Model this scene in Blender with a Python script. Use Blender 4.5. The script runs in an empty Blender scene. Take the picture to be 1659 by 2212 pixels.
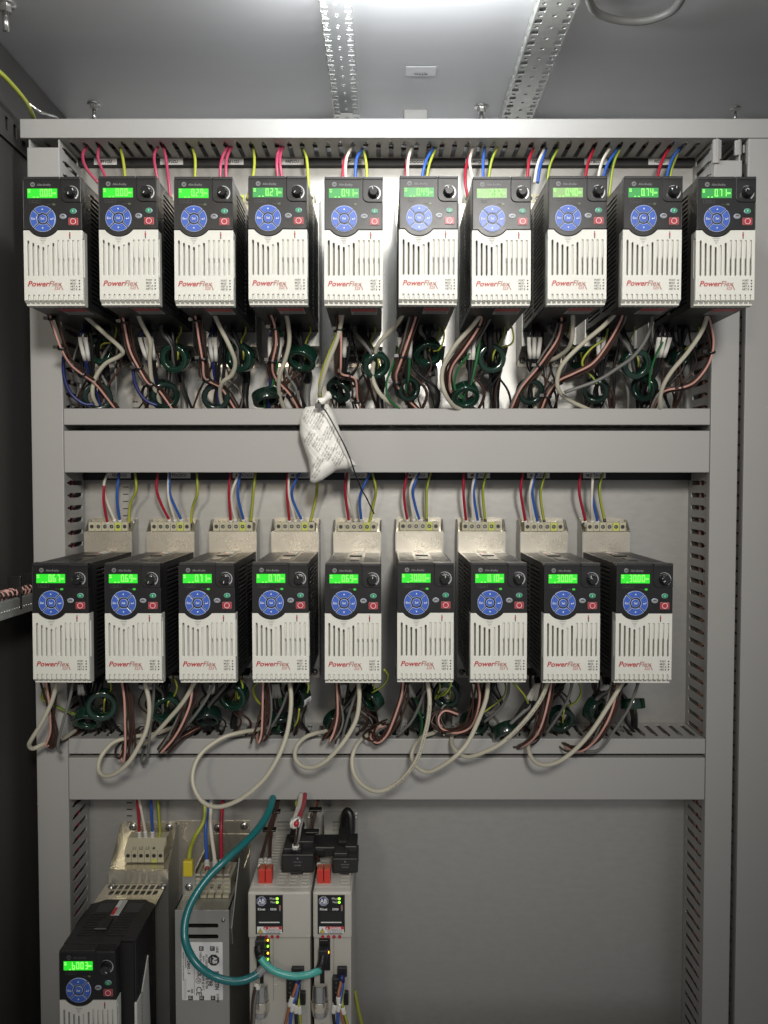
import bpy, bmesh, math, random
from mathutils import Matrix, Vector
random.seed(7)
sc = bpy.context.scene
col = sc.collection
PI = math.pi
# ---------------------------------------------------------------- camera, world, light, exposure
F = 1750.0; CD = 1.2; TH = math.atan(64/1750)
cam = bpy.data.cameras.new('camera'); camo = bpy.data.objects.new('camera', cam); col.objects.link(camo)
camo.location = (0, -CD, 0); camo.rotation_euler = (PI/2-TH, 0, 0)
cam.sensor_fit = 'VERTICAL'; cam.sensor_height = 24; cam.lens = 24*F/2212; cam.clip_start = .02; cam.clip_end = 50
sc.camera = camo
w = bpy.data.worlds.new('World'); sc.world = w; w.use_nodes = True
w.node_tree.nodes['Background'].inputs[0].default_value = (.97, .97, 1, 1)
w.node_tree.nodes['Background'].inputs[1].default_value = .22
def area(name, loc, target, power, sx, sy, color=(1, 1, 1), spread=180):
    l = bpy.data.lights.new(name, 'AREA'); l.shape = 'RECTANGLE'; l.size = sx; l.size_y = sy
    l.energy = power; l.color = color; l.spread = math.radians(spread)
    o = bpy.data.objects.new(name, l); col.objects.link(o); o.location = loc
    o.rotation_euler = (Vector(target)-Vector(loc)).to_track_quat('-Z', 'Y').to_euler(); return o
def lamp(name, loc, power, rad, color):
    l = bpy.data.lights.new(name, 'POINT'); l.energy = power; l.shadow_soft_size = rad; l.color = color
    o = bpy.data.objects.new(name, l); col.objects.link(o); o.location = loc; return o
for q in (-.09, .01, .11): lamp('cabinet_lamp', (q+.01, -.285, .540), 1.5, .03, (.94, .97, 1))
def spot(name, loc, target, power, ang, blend, rad, color):
    l = bpy.data.lights.new(name, 'SPOT'); l.energy = power; l.spot_size = math.radians(ang); l.spot_blend = blend; l.shadow_soft_size = rad; l.color = color
    o = bpy.data.objects.new(name, l); col.objects.link(o); o.location = loc
    o.rotation_euler = (Vector(target)-Vector(loc)).to_track_quat('-Z', 'Y').to_euler(); return o
spot('room_lamp', (.22, -1.9, .62), (-.10, 0, .23), 106, 62, 1, .13, (1, .968, .91))
spot('room_lamp_far', (-.55, -2.3, .5), (-.12, 0, .0), 24, 56, 1, .12, (1, .87, .68))
sc.view_settings.view_transform = 'Standard'; sc.view_settings.look = 'None'
sc.view_settings.exposure = 0; sc.view_settings.gamma = 1
sc.cycles.use_denoising = True
# ---------------------------------------------------------------- helpers
def W(px, py, d):                       # a picture point (1659 x 2212) at the plane d metres in front of the mounting plate
    dx = (px-829.5)/F; dy = (1106-py)/F
    vy = math.cos(TH)+dy*math.sin(TH); vz = -math.sin(TH)+dy*math.cos(TH)
    t = (CD-d)/vy
    return Vector((t*dx, -d, t*vz))
def Z(py, d): return W(829.5, py, d).z
def X(px, d, py=1042): return W(px, py, d).x
def T3(x, y, z): return Matrix.Translation((x, y, z))
RX = Matrix.Rotation(PI/2, 4, 'X')
def FR(x=0, y=0, z=0): return T3(x, y, z) @ RX     # local XY drawn facing the viewer
def TOPM(x=0, y=0, z=0): return T3(x, y, z)                   # local XY lies flat, facing up
def DNM(x=0, y=0, z=0): return T3(x, y, z) @ Matrix.Rotation(PI, 4, 'X')
def RT(x=0, y=0, z=0): return T3(x, y, z) @ Matrix.Rotation(PI/2, 4, 'Z') @ RX   # faces +X ; local X -> +Y
def LF(x=0, y=0, z=0): return T3(x, y, z) @ Matrix.Rotation(-PI/2, 4, 'Z') @ RX  # faces -X ; local X -> -Y
def mat(name, c, rough=.5, metal=0, em=0, var=.06, sc_=60, bump=0, bscale=400, stretch=(1, 1, 1), coat=0, rvar=.08, emc=None, spec=.5):
    m = bpy.data.materials.new(name); m.use_nodes = True; nt = m.node_tree; N = nt.nodes; L = nt.links
    b = N['Principled BSDF']; b.inputs['Metallic'].default_value = metal
    b.inputs['Specular IOR Level'].default_value = spec
    b.inputs['Coat Weight'].default_value = coat; b.inputs['Coat Roughness'].default_value = .12
    tc = N.new('ShaderNodeTexCoord'); mp = N.new('ShaderNodeMapping'); mp.inputs['Scale'].default_value = stretch
    L.new(tc.outputs['Object'], mp.inputs[0])
    n = N.new('ShaderNodeTexNoise'); n.inputs['Scale'].default_value = sc_; n.inputs['Detail'].default_value = 5
    L.new(mp.outputs[0], n.inputs['Vector'])
    mx = N.new('ShaderNodeMix'); mx.data_type = 'RGBA'
    mx.inputs['A'].default_value = (*[max(0, q*(1-var)) for q in c], 1); mx.inputs['B'].default_value = (*[min(1, q*(1+var)) for q in c], 1)
    L.new(n.outputs['Fac'], mx.inputs['Factor']); L.new(mx.outputs['Result'], b.inputs['Base Color'])
    mr = N.new('ShaderNodeMapRange'); mr.inputs[3].default_value = max(.02, rough-rvar); mr.inputs[4].default_value = min(1, rough+rvar)
    L.new(n.outputs['Fac'], mr.inputs[0]); L.new(mr.outputs[0], b.inputs['Roughness'])
    if em:
        b.inputs['Emission Color'].default_value = (*(emc or c), 1); b.inputs['Emission Strength'].default_value = em
    if bump:
        n2 = N.new('ShaderNodeTexNoise'); n2.inputs['Scale'].default_value = bscale; n2.inputs['Detail'].default_value = 3
        L.new(mp.outputs[0], n2.inputs['Vector'])
        bp = N.new('ShaderNodeBump'); bp.inputs['Strength'].default_value = bump; bp.inputs['Distance'].default_value = .0006
        L.new(n2.outputs['Fac'], bp.inputs['Height']); L.new(bp.outputs[0], b.inputs['Normal'])
    return m
M = dict(
 duct=mat('grey_pvc', (.355, .352, .34), .48, bump=.12, bscale=700, var=.035, sc_=9),
 ductin=mat('grey_pvc_inner', (.30, .298, .285), .55, var=.05, sc_=12),
 plate=mat('galvanised_steel', (.40, .395, .375), .36, .40, var=.10, sc_=120, stretch=(.5, 1, 1.2), bump=.05, bscale=300, rvar=.03),
 roof=mat('brushed_steel', (.60, .605, .61), .46, .25, var=.07, sc_=22, stretch=(.12, 1, 1), bump=.08, bscale=300, rvar=.06),
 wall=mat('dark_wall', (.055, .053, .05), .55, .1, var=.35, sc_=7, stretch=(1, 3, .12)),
 black=mat('black_plastic', (.018, .018, .019), .42, bump=.2, bscale=1500, var=.2),
 blackg=mat('black_panel', (.012, .012, .013), .33, var=.15, bump=.1, bscale=1800),
 blackd=mat('black_core', (.008, .008, .008), .7),
 strip=mat('black_strip', (.016, .016, .018), .5),
 beige=mat('beige_plastic', (.66, .66, .605), .45, bump=.12, bscale=1400, var=.05, sc_=14),
 beiged=mat('beige_plastic_inner', (.45, .44, .38), .55, var=.05),
 servo=mat('pale_grey_plastic', (.50, .485, .435), .45, bump=.1, bscale=1400, var=.03),
 servot=mat('grey_vent_plastic', (.36, .35, .31), .5, var=.05),
 lcdA=mat('lcd_green_dim', (.02, .16, .04), .35, em=.55, emc=(.06, .42, .09), var=.02),
 lcdB=mat('lcd_green_bright', (.02, .2, .02), .35, em=.95, emc=(.02, .72, .02), var=.02),
 lcdC=mat('lcd_green_pale', (.12, .2, .08), .35, em=.5, emc=(.30, .60, .18), var=.02),
 seg=mat('lcd_segment', (.1, .5, .05), .4, em=1.4, emc=(.30, 1, .16), var=.01),
 segg=mat('lcd_segment_ghost', (.02, .2, .02), .4, em=.62, emc=(.03, .62, .04), var=.01),
 blue=mat('blue_key', (.045, .115, .48), .35, var=.05, coat=.3),
 keyline=mat('key_outline', (.45, .52, .70), .4), white=mat('white_ink', (.75, .76, .76), .5), whited=mat('grey_ink', (.19, .195, .2), .55),
 faint=mat('faint_ink', (.075, .077, .08), .5),
 green=mat('green_key', (.03, .30, .14), .35, coat=.3), redk=mat('red_key', (.42, .03, .05), .35, coat=.3), greyk=mat('grey_key', (.30, .31, .32), .35),
 red=mat('red_ink', (.42, .035, .04), .5), pinkink=mat('faded_red_ink', (.36, .15, .13), .5), dark=mat('dark_ink', (.03, .03, .03), .5),
 knob=mat('black_knob', (.012, .012, .012), .22, coat=.5),
 ring=mat('silver_dial', (.50, .51, .52), .32, .5), steel=mat('steel', (.55, .55, .53), .28, .9, var=.12),
 zinc=mat('zinc_plated', (.68, .63, .50), .27, .84, var=.25, sc_=14, rvar=.1), zincg=mat('dull_zinc', (.42, .42, .39), .36, .7, var=.12, sc_=18),
 rail=mat('galvanised_rail', (.52, .53, .50), .34, .6, var=.12, sc_=60), term=mat('terminal_beige', (.47, .44, .32), .5, var=.05),
 yel=mat('terminal_yellow', (.50, .55, .12), .45), yelf=mat('yellow_lug', (.62, .50, .03), .45),
 tor=mat('green_ferrite', (.006, .030, .019), .14, coat=.8, var=.2, sc_=80), tord=mat('dark_ferrite', (.005, .018, .013), .2, coat=.5, var=.2),
 cable=mat('beige_cable', (.50, .475, .38), .42, var=.05, sc_=30), pink=mat('salmon_wire', (.62, .34, .285), .4), brown=mat('brown_wire', (.048, .024, .018), .4),
 magenta=mat('crimson_wire', (.42, .06, .12), .4), redw=mat('red_wire', (.36, .014, .035), .4), whitew=mat('white_wire', (.66, .63, .55), .4), bluew=mat('blue_wire', (.03, .10, .40), .4),
 yg=mat('yellow_wire', (.38, .41, .05), .4), gw=mat('green_wire', (.02, .13, .04), .4), greyw=mat('grey_wire', (.16, .16, .15), .45), blackw=mat('black_wire', (.011, .011, .012), .38),
 navy=mat('navy_wire', (.012, .02, .11), .38), teal=mat('teal_cable', (.010, .155, .165), .33, coat=.2, var=.04), tealb=mat('light_teal_cable', (.07, .42, .36), .35, coat=.2, var=.04), copper=mat('copper_wire', (.33, .12, .06), .4),
 sleeve=mat('white_sleeve', (.74, .73, .68), .5), ferr=mat('red_ferrule', (.34, .04, .03), .4), bag=mat('paper_bag', (.88, .87, .82), .55, var=.06, sc_=40, bump=.5, bscale=160),
 inkb=mat('bag_ink', (.34, .34, .32), .6), tie=mat('black_tie', (.01, .01, .01), .35), redc=mat('red_connector', (.56, .045, .03), .4),
 ledg=mat('green_led', (.2, .8, .02), .3, em=2.6, emc=(.28, .9, .03)), leda=mat('amber_led', (.9, .5, .02), .3, em=3.0, emc=(1, .5, .03)), ledo=mat('unlit_led', (.10, .13, .07), .3),
 navyb=mat('navy_emblem', (.035, .05, .20), .4), sticker=mat('paper_label', (.80, .805, .80), .45, var=.03), warn=mat('warning_yellow', (.75, .55, .04), .45), redl=mat('red_label', (.60, .03, .03), .45),
 screen=mat('dark_screen', (.02, .022, .018), .12), label2=mat('grey_label', (.33, .34, .34), .5), tclear=mat('smoky_terminal', (.36, .33, .25), .3, coat=.4),
)
for n_ in M['zinc'].node_tree.nodes:
    if n_.type == 'MIX': n_.inputs['A'].default_value = (.84, .79, .55, 1); n_.inputs['B'].default_value = (.74, .68, .67, 1)
class MB:
    def __init__(s): s.v = []; s.f = []; s.m = []; s.s = []; s.mats = []
    def mi(s, k):
        k = M[k] if isinstance(k, str) else k
        if k not in s.mats: s.mats.append(k)
        return s.mats.index(k)
    def add(s, vs, fs, m, Mx=None, smooth=False):
        b = len(s.v)
        for p in vs: s.v.append(tuple(Mx @ Vector(p)) if Mx is not None else tuple(p))
        ms = m if isinstance(m, list) else None; q = None if ms else s.mi(m)
        for i, f in enumerate(fs):
            s.f.append([b+j for j in f]); s.m.append(s.mi(ms[i]) if ms else q); s.s.append(smooth)
        return s
    def box(s, x0, x1, y0, y1, z0, z1, m, Mx=None, r=0):
        if x0 > x1: x0, x1 = x1, x0
        if y0 > y1: y0, y1 = y1, y0
        if z0 > z1: z0, z1 = z1, z0
        if r:
            bm = bmesh.new(); bmesh.ops.create_cube(bm, size=1)
            for v in bm.verts: v.co = Vector(((x0+x1)/2+v.co.x*(x1-x0), (y0+y1)/2+v.co.y*(y1-y0), (z0+z1)/2+v.co.z*(z1-z0)))
            bmesh.ops.bevel(bm, geom=bm.edges[:], offset=r, segments=2, affect='EDGES', profile=.5)
            vs = [v.co.copy() for v in bm.verts]; fs = [[v.index for v in f.verts] for f in bm.faces]; bm.free()
            return s.add(vs, fs, m, Mx)
        vs = [(x, y, z) for x in (x0, x1) for y in (y0, y1) for z in (z0, z1)]
        return s.add(vs, [(0, 1, 3, 2), (4, 6, 7, 5), (0, 4, 5, 1), (2, 3, 7, 6), (0, 2, 6, 4), (1, 5, 7, 3)], m, Mx)
    def tube(s, pts, r, m, n=8, cols=None, twist=0, caps=True):
        P = pts; nP = len(P); up = Vector((.3, 1, .2)); vs = []; fs = []; ml = []
        t0 = (P[1]-P[0]).normalized(); nrm = t0.cross(up).normalized()
        for i in range(nP):
            t = (P[min(i+1, nP-1)]-P[max(i-1, 0)]).normalized()
            nrm = (nrm-t*nrm.dot(t)).normalized(); bn = t.cross(nrm)
            rr_ = r[i] if isinstance(r, list) else r
            for k in range(n):
                a = 2*PI*k/n+twist*i
                vs.append(P[i]+nrm*math.cos(a)*rr_+bn*math.sin(a)*rr_)
        for i in range(nP-1):
            for k in range(n):
                fs.append((i*n+k, i*n+(k+1) % n, (i+1)*n+(k+1) % n, (i+1)*n+k)); ml.append(cols[k % len(cols)] if cols else m)
        if caps:
            fs.append(tuple(range(n))[::-1]); fs.append(tuple((nP-1)*n+k for k in range(n))); ml += [ml[0]]*2
        return s.add(vs, fs, ml, None, True)
    def lathe(s, prof, m, Mx=None, n=32, smooth=True, closed=False):   # profile (r, z), axis local Z
        vs = []; fs = []; q = len(prof)
        for k in range(n):
            a = 2*PI*k/n
            for r, z in prof: vs.append((r*math.cos(a), r*math.sin(a), z))
        for k in range(n):
            for j in range(q if closed else q-1):
                j2 = (j+1) % q
                fs.append((k*q+j, ((k+1) % n)*q+j, ((k+1) % n)*q+j2, k*q+j2))
        return s.add(vs, fs, m, Mx, smooth)
    def disc(s, r, h, m, Mx, n=24, rx=1, ch=.25):
        c = min(h, r)*ch; prof = [(0, 0), (r, 0), (r, h-c), (r-c, h), (0, h)]
        return s.lathe(prof, m, Mx @ Matrix.Diagonal((rx, 1, 1, 1)), n, False)
    def prism(s, poly, t, m, Mx):                # convex or simple polygon in local XY, thickness t upward
        n = len(poly); vs = [(x, y, 0) for x, y in poly]+[(x, y, t) for x, y in poly]
        return s.add(vs, [tuple(range(n))[::-1], tuple(range(n, 2*n))]+[(i, (i+1) % n, n+(i+1) % n, n+i) for i in range(n)], m, Mx)
    def plate(s, outer, holes, t, m, Mx, bev=0):
        cu = bpy.data.curves.new('c', 'CURVE'); cu.dimensions = '2D'; cu.fill_mode = 'BOTH'
        cu.extrude = max(t/2-bev, 0); cu.bevel_depth = bev; cu.bevel_resolution = 1; cu.offset = -bev
        for pl in [outer]+list(holes):
            sp = cu.splines.new('POLY'); sp.points.add(len(pl)-1); sp.use_cyclic_u = True
            for i, (x, y) in enumerate(pl): sp.points[i].co = (x*100, y*100, 0, 1)
        cu.extrude *= 100; cu.bevel_depth *= 100; cu.offset *= 100
        o = bpy.data.objects.new('c', cu); me = o.to_mesh()
        s.add([v.co*.01+Vector((0, 0, t/2)) for v in me.vertices], [tuple(p.vertices) for p in me.polygons], m, Mx)
        o.to_mesh_clear(); bpy.data.objects.remove(o); bpy.data.curves.remove(cu); return s
    def text(s, txt, cap, m, Mx, align='CENTER', shear=0, bold=0, sx=1, res=2, ext=.00008, sp=1):
        cu = bpy.data.curves.new('t', 'FONT'); cu.body = txt; cu.size = 100*cap/.69; cu.align_x = align; cu.align_y = 'BOTTOM_BASELINE'
        cu.shear = shear; cu.offset = bold*100; cu.resolution_u = res; cu.extrude = ext*100; cu.space_character = sp
        o = bpy.data.objects.new('t', cu); me = o.to_mesh()
        s.add([Vector((v.co.x*.01*sx, v.co.y*.01, v.co.z*.01+ext)) for v in me.vertices], [tuple(p.vertices) for p in me.polygons], m, Mx)
        o.to_mesh_clear(); bpy.data.objects.remove(o); bpy.data.curves.remove(cu); return s
    def build(s, name, parent=None, loc=None):
        me = bpy.data.meshes.new(name); me.from_pydata([tuple(v) for v in s.v], [], s.f)
        for k in s.mats: me.materials.append(k)
        me.polygons.foreach_set('material_index', s.m); me.polygons.foreach_set('use_smooth', s.s)
        me.update(); o = bpy.data.objects.new(name, me); col.objects.link(o)
        if parent: o.parent = parent
        return o
def tag(o, label, cat, group=None, kind=None):
    if label: o['label'] = label
    if cat: o['category'] = cat
    if group: o['group'] = group
    if kind: o['kind'] = kind
    return o
def thing(name, label, cat, loc=(0, 0, 0), group=None):
    o = bpy.data.objects.new(name, None); o.empty_display_size = .02; col.objects.link(o); o.location = loc
    return tag(o, label, cat, group)
def ground(o):                                       # move a mesh's origin to the middle of its base
    me = o.data; xs = [v.co for v in me.vertices]
    c = Vector((sum(v.x for v in xs)/len(xs), sum(v.y for v in xs)/len(xs), min(v.z for v in xs)))
    me.transform(Matrix.Translation(-c)); o.location = c; return o
def copy_tree(o, parent=None):
    c = o.copy(); col.objects.link(c)
    if parent: c.parent = parent
    for ch in list(o.children): copy_tree(ch, c)
    return c
def rr(x0, x1, y0, y1, r, n=4):
    P = []
    for cx, cy, a0 in ((x1-r, y1-r, 0), (x0+r, y1-r, PI/2), (x0+r, y0+r, PI), (x1-r, y0+r, 1.5*PI)):
        for k in range(n+1):
            a = a0+PI/2*k/n; P.append((cx+r*math.cos(a), cy+r*math.sin(a)))
    return P
def circ(cx, cy, r, n=24, ry=None): return [(cx+r*math.cos(2*PI*k/n), cy+(ry or r)*math.sin(2*PI*k/n)) for k in range(n)]
def spline(pts, k=7):
    P = [Vector(p) for p in pts]; P = [P[0]*2-P[1]]+P+[P[-1]*2-P[-2]]; out = []
    for i in range(1, len(P)-2):
        a, b, c, d = P[i-1:i+3]
        for j in range(k):
            t = j/k; out.append(.5*((2*b)+(c-a)*t+(2*a-5*b+4*c-d)*t*t+(3*b-a-3*c+d)*t**3))
    out.append(P[-2]); return out
ORD = ['first', 'second', 'third', 'fourth', 'fifth', 'sixth', 'seventh', 'eighth', 'ninth', 'tenth']
# ---------------------------------------------------------------- cabinet shell and mounting plate
HC = .585
o = MB().box(-.488, .72, -.001, .0, -.95, .492, 'plate').build('mounting_plate')
tag(o, 'galvanised steel mounting plate behind the drives and ducts', 'panel', kind='structure')
o = MB().box(-.8, .9, .125, .13, -1.0, .62, 'roof').build('cabinet_back'); tag(o, 'grey sheet steel back of the cabinet', 'panel', kind='structure')
o = MB().box(-.8, .9, -.62, .14, HC, HC+.003, 'roof').build('cabinet_roof'); tag(o, 'grey sheet steel roof of the cabinet seen from below', 'roof', kind='structure')
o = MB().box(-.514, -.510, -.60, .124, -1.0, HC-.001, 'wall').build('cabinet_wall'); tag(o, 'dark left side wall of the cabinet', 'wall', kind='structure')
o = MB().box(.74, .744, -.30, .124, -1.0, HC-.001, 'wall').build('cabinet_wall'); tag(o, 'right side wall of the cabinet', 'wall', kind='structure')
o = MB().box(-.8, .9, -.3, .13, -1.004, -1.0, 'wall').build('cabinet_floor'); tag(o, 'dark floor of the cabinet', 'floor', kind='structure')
# perforated scale marks punched in the plate
for (px, ys) in ((272, [1052+15.5*k for k in range(6)]), (280, [1734+14*k for k in range(4)]), (292, [868+13*k for k in range(2)])):
    b = MB()
    for y in ys:
        p = W(px, y, .001); b.box(p.x-.004, p.x+.004, -.0022, -.0009, p.z-.0005, p.z+.0005, 'blackd')
    tag(b.build('scale_marks'), 'short black tick marks on the mounting plate, %s' % ('above the first lower-row filter' if px == 272 else 'above the large bottom-left filter' if px == 280 else 'just over the middle duct at left'), 'marking')
# roof rails
def rail(xc, wd, label):
    r = thing('mounting_rail', label, 'rail', (xc, -.3, HC))
    r.rotation_euler = (0, 0, 0); h = .016; holes = []
    L0, L1 = -.22, .42
    k = 0; y = L0+.01
    while y < L1-.012:
        for sx in (-1, 1): holes.append(rr(sx*wd*.36-.0045, sx*wd*.36+.0045, y, y+.0095, .001, 2))
        holes.append(circ(0, y+.0175, .0026, 10)); holes.append(circ(-wd*.36, y+.0175, .0026, 10)); holes.append(circ(wd*.36, y+.0175, .0026, 10))
        y += .025
    b = MB().plate([(-wd/2, L0), (wd/2, L0), (wd/2, L1), (-wd/2, L1)], holes, .0015, 'rail', T3(0, 0, -h-.0015), .0003)
    b.build('web', r)
    for sx in (-1, 1):
        hh = [rr(yy, yy+.010, -h*.72, -h*.30, .001, 2) for yy in [L0+.012+.025*i for i in range(23)]]
        c = MB().plate([(L0, -h), (L1, -h), (L1, -.001), (L0, -.001)], hh, .0015, 'rail', RT(sx*wd/2-(.0015 if sx > 0 else 0), 0, 0))
        c.build('flange', r)
        return r
rail(X(741, .1)*1.0-.002, .040, 'left perforated steel rail running back under the cabinet roof')
rl = rail(X(1160, .10), .048, 'right perforated steel rail running back under the cabinet roof')
# roof sticker, code left out
s_ = thing('roof_sticker', 'small pale sticker under the cabinet roof between the two rails', 'sticker', (X(909, .05)*.92, -.155, HC-.0012))
hs = W(909, 154, 0); zz = HC-.0012
def onroof(px, py):                       # where the view ray meets the roof
    dx = (px-829.5)/F; dy = (1106-py)/F; vy = math.cos(TH)+dy*math.sin(TH); vz = -math.sin(TH)+dy*math.cos(TH)
    t = zz/vz; return Vector((t*dx, -CD+t*vy, zz))
a = onroof(909, 154); s_.location = a
MB().box(-.0215, .0215, -.013, .013, -.0004, 0, 'sticker').build('paper', s_)
MB().text('RITTAL', .0042, 'dark', T3(0, .0045, -.0006) @ Matrix.Rotation(PI, 4, 'X') @ Matrix.Rotation(PI, 4, 'Z'), bold=.0001).box(-.008, .008, .0015, .002, -.0006, -.0004, 'label2').build('lettering', s_)
# roof bolts
def bolt(px, py, label, s=1.0):
    p = onroof(px, py); r = thing('roof_bolt', label, 'bolt', (p.x, p.y, HC))
    MB().lathe([(0, 0), (.011*s, 0), (.011*s, .0015), (0, .0015)], 'steel', T3(0, 0, -.0015)).build('washer', r)
    MB().lathe([(0, -.0095*s), (.0062*s, -.0095*s), (.0065*s, -.009*s), (.0065*s, -.0016), (0, -.0016)], 'steel', None, 6, False).build('nut', r)
    MB().lathe([(0, -.03*s), (.0034*s, -.03*s), (.0034*s, -.008*s), (0, -.008*s)], 'steel', None, 12).build('shank', r)
bolt(1040, 232, 'bolt hanging from the roof beside the right rail'); bolt(203, 226, 'bolt hanging from the roof above the left end of the top duct', .9)
bolt(1588, 235, 'small bolt hanging from the roof at far right', .7); bolt(12, 10, 'thick bolt in the top left corner of the roof', 1.1)
b = MB(); p = W(897, 245, -.02)
b.box(p.x-.018, p.x+.018, .0, .02, p.z-.03, p.z-.002, 'greyw', r=.002)
tag(ground(b.build('plate_bracket')), 'small steel bracket clipping the plate behind the top duct', 'bracket')
# loop of dark cable at the roof
pts = [onroof(x, y)+Vector((0, 0, -.014)) for x, y in ((1268, -40), (1282, -5), (1305, 10), (1345, 20), (1395, 20), (1440, 5), (1462, -12), (1480, -40))]
tag(MB().tube(spline(pts), .0048, 'greyw', 10).build('roof_cable'), 'dark grey cable looping along the cabinet roof at top right', 'cable')
pts = [W(-20, 140, .20), W(12, 168, .17), W(45, 205, .13), W(62, 230, .10), W(76, 262, .06)]
tag(MB().tube(spline(pts), .0030, 'yg', 8, cols=['yg', 'yg', 'gw']).build('earth_cable'), 'yellow-green earth cable in the top left corner above the duct', 'cable')
pts = [W(60, 222, .10), W(90, 243, .09), W(118, 252, .06), W(130, 262, .05)]
tag(MB().tube(spline(pts), .0022, 'steel', 8).build('steel_tail'), 'short bare steel tail behind the left end of the top duct', 'cable')
fr = thing('corner_rail', 'perforated frame rail running back along the top left corner', 'rail', (-.508, -.3, .46))
hh = [rr(yy, yy+.011, .012, .03, .002, 2) for yy in [-.20+.025*i for i in range(19)]]
MB().plate([(-.25, 0), (.33, 0), (.33, .05), (-.25, .05)], hh, .002, 'wall', RT(0, 0, 0)).build('web', fr)
MB().box(-.022, .0, -.25, .33, .05, .052, 'wall').build('flange', fr)
# ---------------------------------------------------------------- wire ducts
DD = .082
def slot(a0, a1, b, wd=.0068):           # closed slot with a thin neck at its outer end; local x = along, y = depth from plate
    h = wd/2
    return [(b-h+.001, a0), (b+h-.001, a0), (b+h, a0+.0015), (b+h, a1-.004), (b+.0014, a1-.001), (b+.0014, a1+.0055), (b-.0014, a1+.0055), (b-.0014, a1-.001), (b-h, a1-.004), (b-h, a0+.0015)]
def wallp(L, off=0, pitch=.0177):
    hs = []; k = off+pitch*.5
    while k < L-pitch*.4: hs.append(slot(.012, .063, k)); k += pitch
    return [(0, .002), (L, .002), (L, DD-.004), (0, DD-.004)], hs
def duct_h(name, label, x0, x1, z0, z1, cover=True, off=0):
    r = thing(name, label, 'wire duct', ((x0+x1)/2, 0, z0), 'grey slotted wire ducts'); L = x1-x0; h = L/2; H = z1-z0
    ou, hs = wallp(L, off)
    for nm, z in (('side_wall', 0.0005), ('side_wall', H-.0025)):
        Mx = T3(-h, 0, z) @ Matrix(((1, 0, 0, 0), (0, -1, 0, 0), (0, 0, 1, 0), (0, 0, 0, 1)))
        MB().plate(ou, hs, .002, 'duct', Mx, .0003).build(nm, r)
    MB().box(-h, h, -.004, -.002, .003, H-.003, 'ductin').build('base', r)
    if cover:
        b = MB().box(-h, h, -DD, -DD+.003, -.0005, H+.0005, 'duct', r=.0011)
        b.box(-h+.0003, h-.0003, -DD+.003, -DD+.012, -.0005, .0003, 'duct'); b.box(-h+.0003, h-.0003, -DD+.003, -DD+.012, H-.0003, H+.0005, 'duct'); b.build('cover', r)
    return r
def duct_v(name, label, x0, x1, z0, z1, zc=None, off=0):
    r = thing(name, label, 'wire duct', ((x0+x1)/2, 0, z0), 'grey slotted wire ducts'); L = z1-z0; h = (x1-x0)/2
    ou, hs = wallp(L, off)
    for x in (-h+.0005, h-.0025):       # local (along, depth) -> (z, -y), thickness +x
        Mx = T3(x, 0, 0) @ Matrix(((0, 0, 1, 0), (0, -1, 0, 0), (1, 0, 0, 0), (0, 0, 0, 1)))
        MB().plate(ou, hs, .002, 'duct', Mx, .0003).build('side_wall', r)
    MB().box(-h+.003, h-.003, -.004, -.002, 0, L, 'ductin').build('base', r)
    zc = (zc or z1)-z0
    b = MB().box(-h-.0004, h+.0004, -DD, -DD+.003, 0, zc, 'duct', r=.0011)
    b.box(-h-.0004, -h+.0003, -DD+.003, -DD+.012, .0003, zc, 'duct'); b.box(h-.0003, h+.0004, -DD+.003, -DD+.012, .0003, zc, 'duct'); b.build('cover', r)
    return r
XL0, XL1 = X(70, DD), X(137.5, DD); XR0, XR1 = X(1534, DD), X(1592, DD); XS0 = X(1606, DD)
ZT0, ZT1 = Z(297, DD), Z(257, DD)
duct_h('wire_duct', 'top horizontal wire duct spanning the cabinet above the upper row', X(55, DD), .70, ZT0, ZT1)
duct_v('wire_duct', 'left vertical wire duct beside the first drives', XL0, XL1, -.93, ZT0-.001, Z(318, DD))
duct_v('wire_duct', 'right vertical wire duct, its cover cut short behind the last upper drive', XR0, XR1, -.93, ZT0-.001, Z(346, DD))
duct_v('wire_duct', 'outermost vertical wire duct at the right edge', XS0, XS0+.075, -.93, ZT0-.001)
hx0, hx1 = XL1+.0012, XR0-.0012
zA1, zA0, zB1, zB0 = Z(883, DD), Z(917, DD), Z(931, DD), Z(1020, DD)
duct_h('wire_duct', 'narrow wire duct under the upper row of drives', hx0, hx1, zA0, zA1)
duct_h('wire_duct', 'wide wire duct above the lower row of drives, behind the paper bag', hx0, hx1, zB0, zB1)
zC1, zC0, zD1, zD0 = Z(1597, DD), Z(1628, DD), Z(1638, DD), Z(1727, DD)
duct_h('wire_duct', 'narrow wire duct under the lower row with cables draped over it', hx0, hx1, zC0, zC1, off=.004)
duct_h('wire_duct', 'wide wire duct above the bottom left equipment', hx0, hx1, zD0, zD1, off=.004)
duct_h('wire_duct', 'wire duct at the very bottom of the cabinet, mirrored in the steel plate', hx0, hx1, Z(2375, DD), Z(2312, DD), off=.004)
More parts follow.
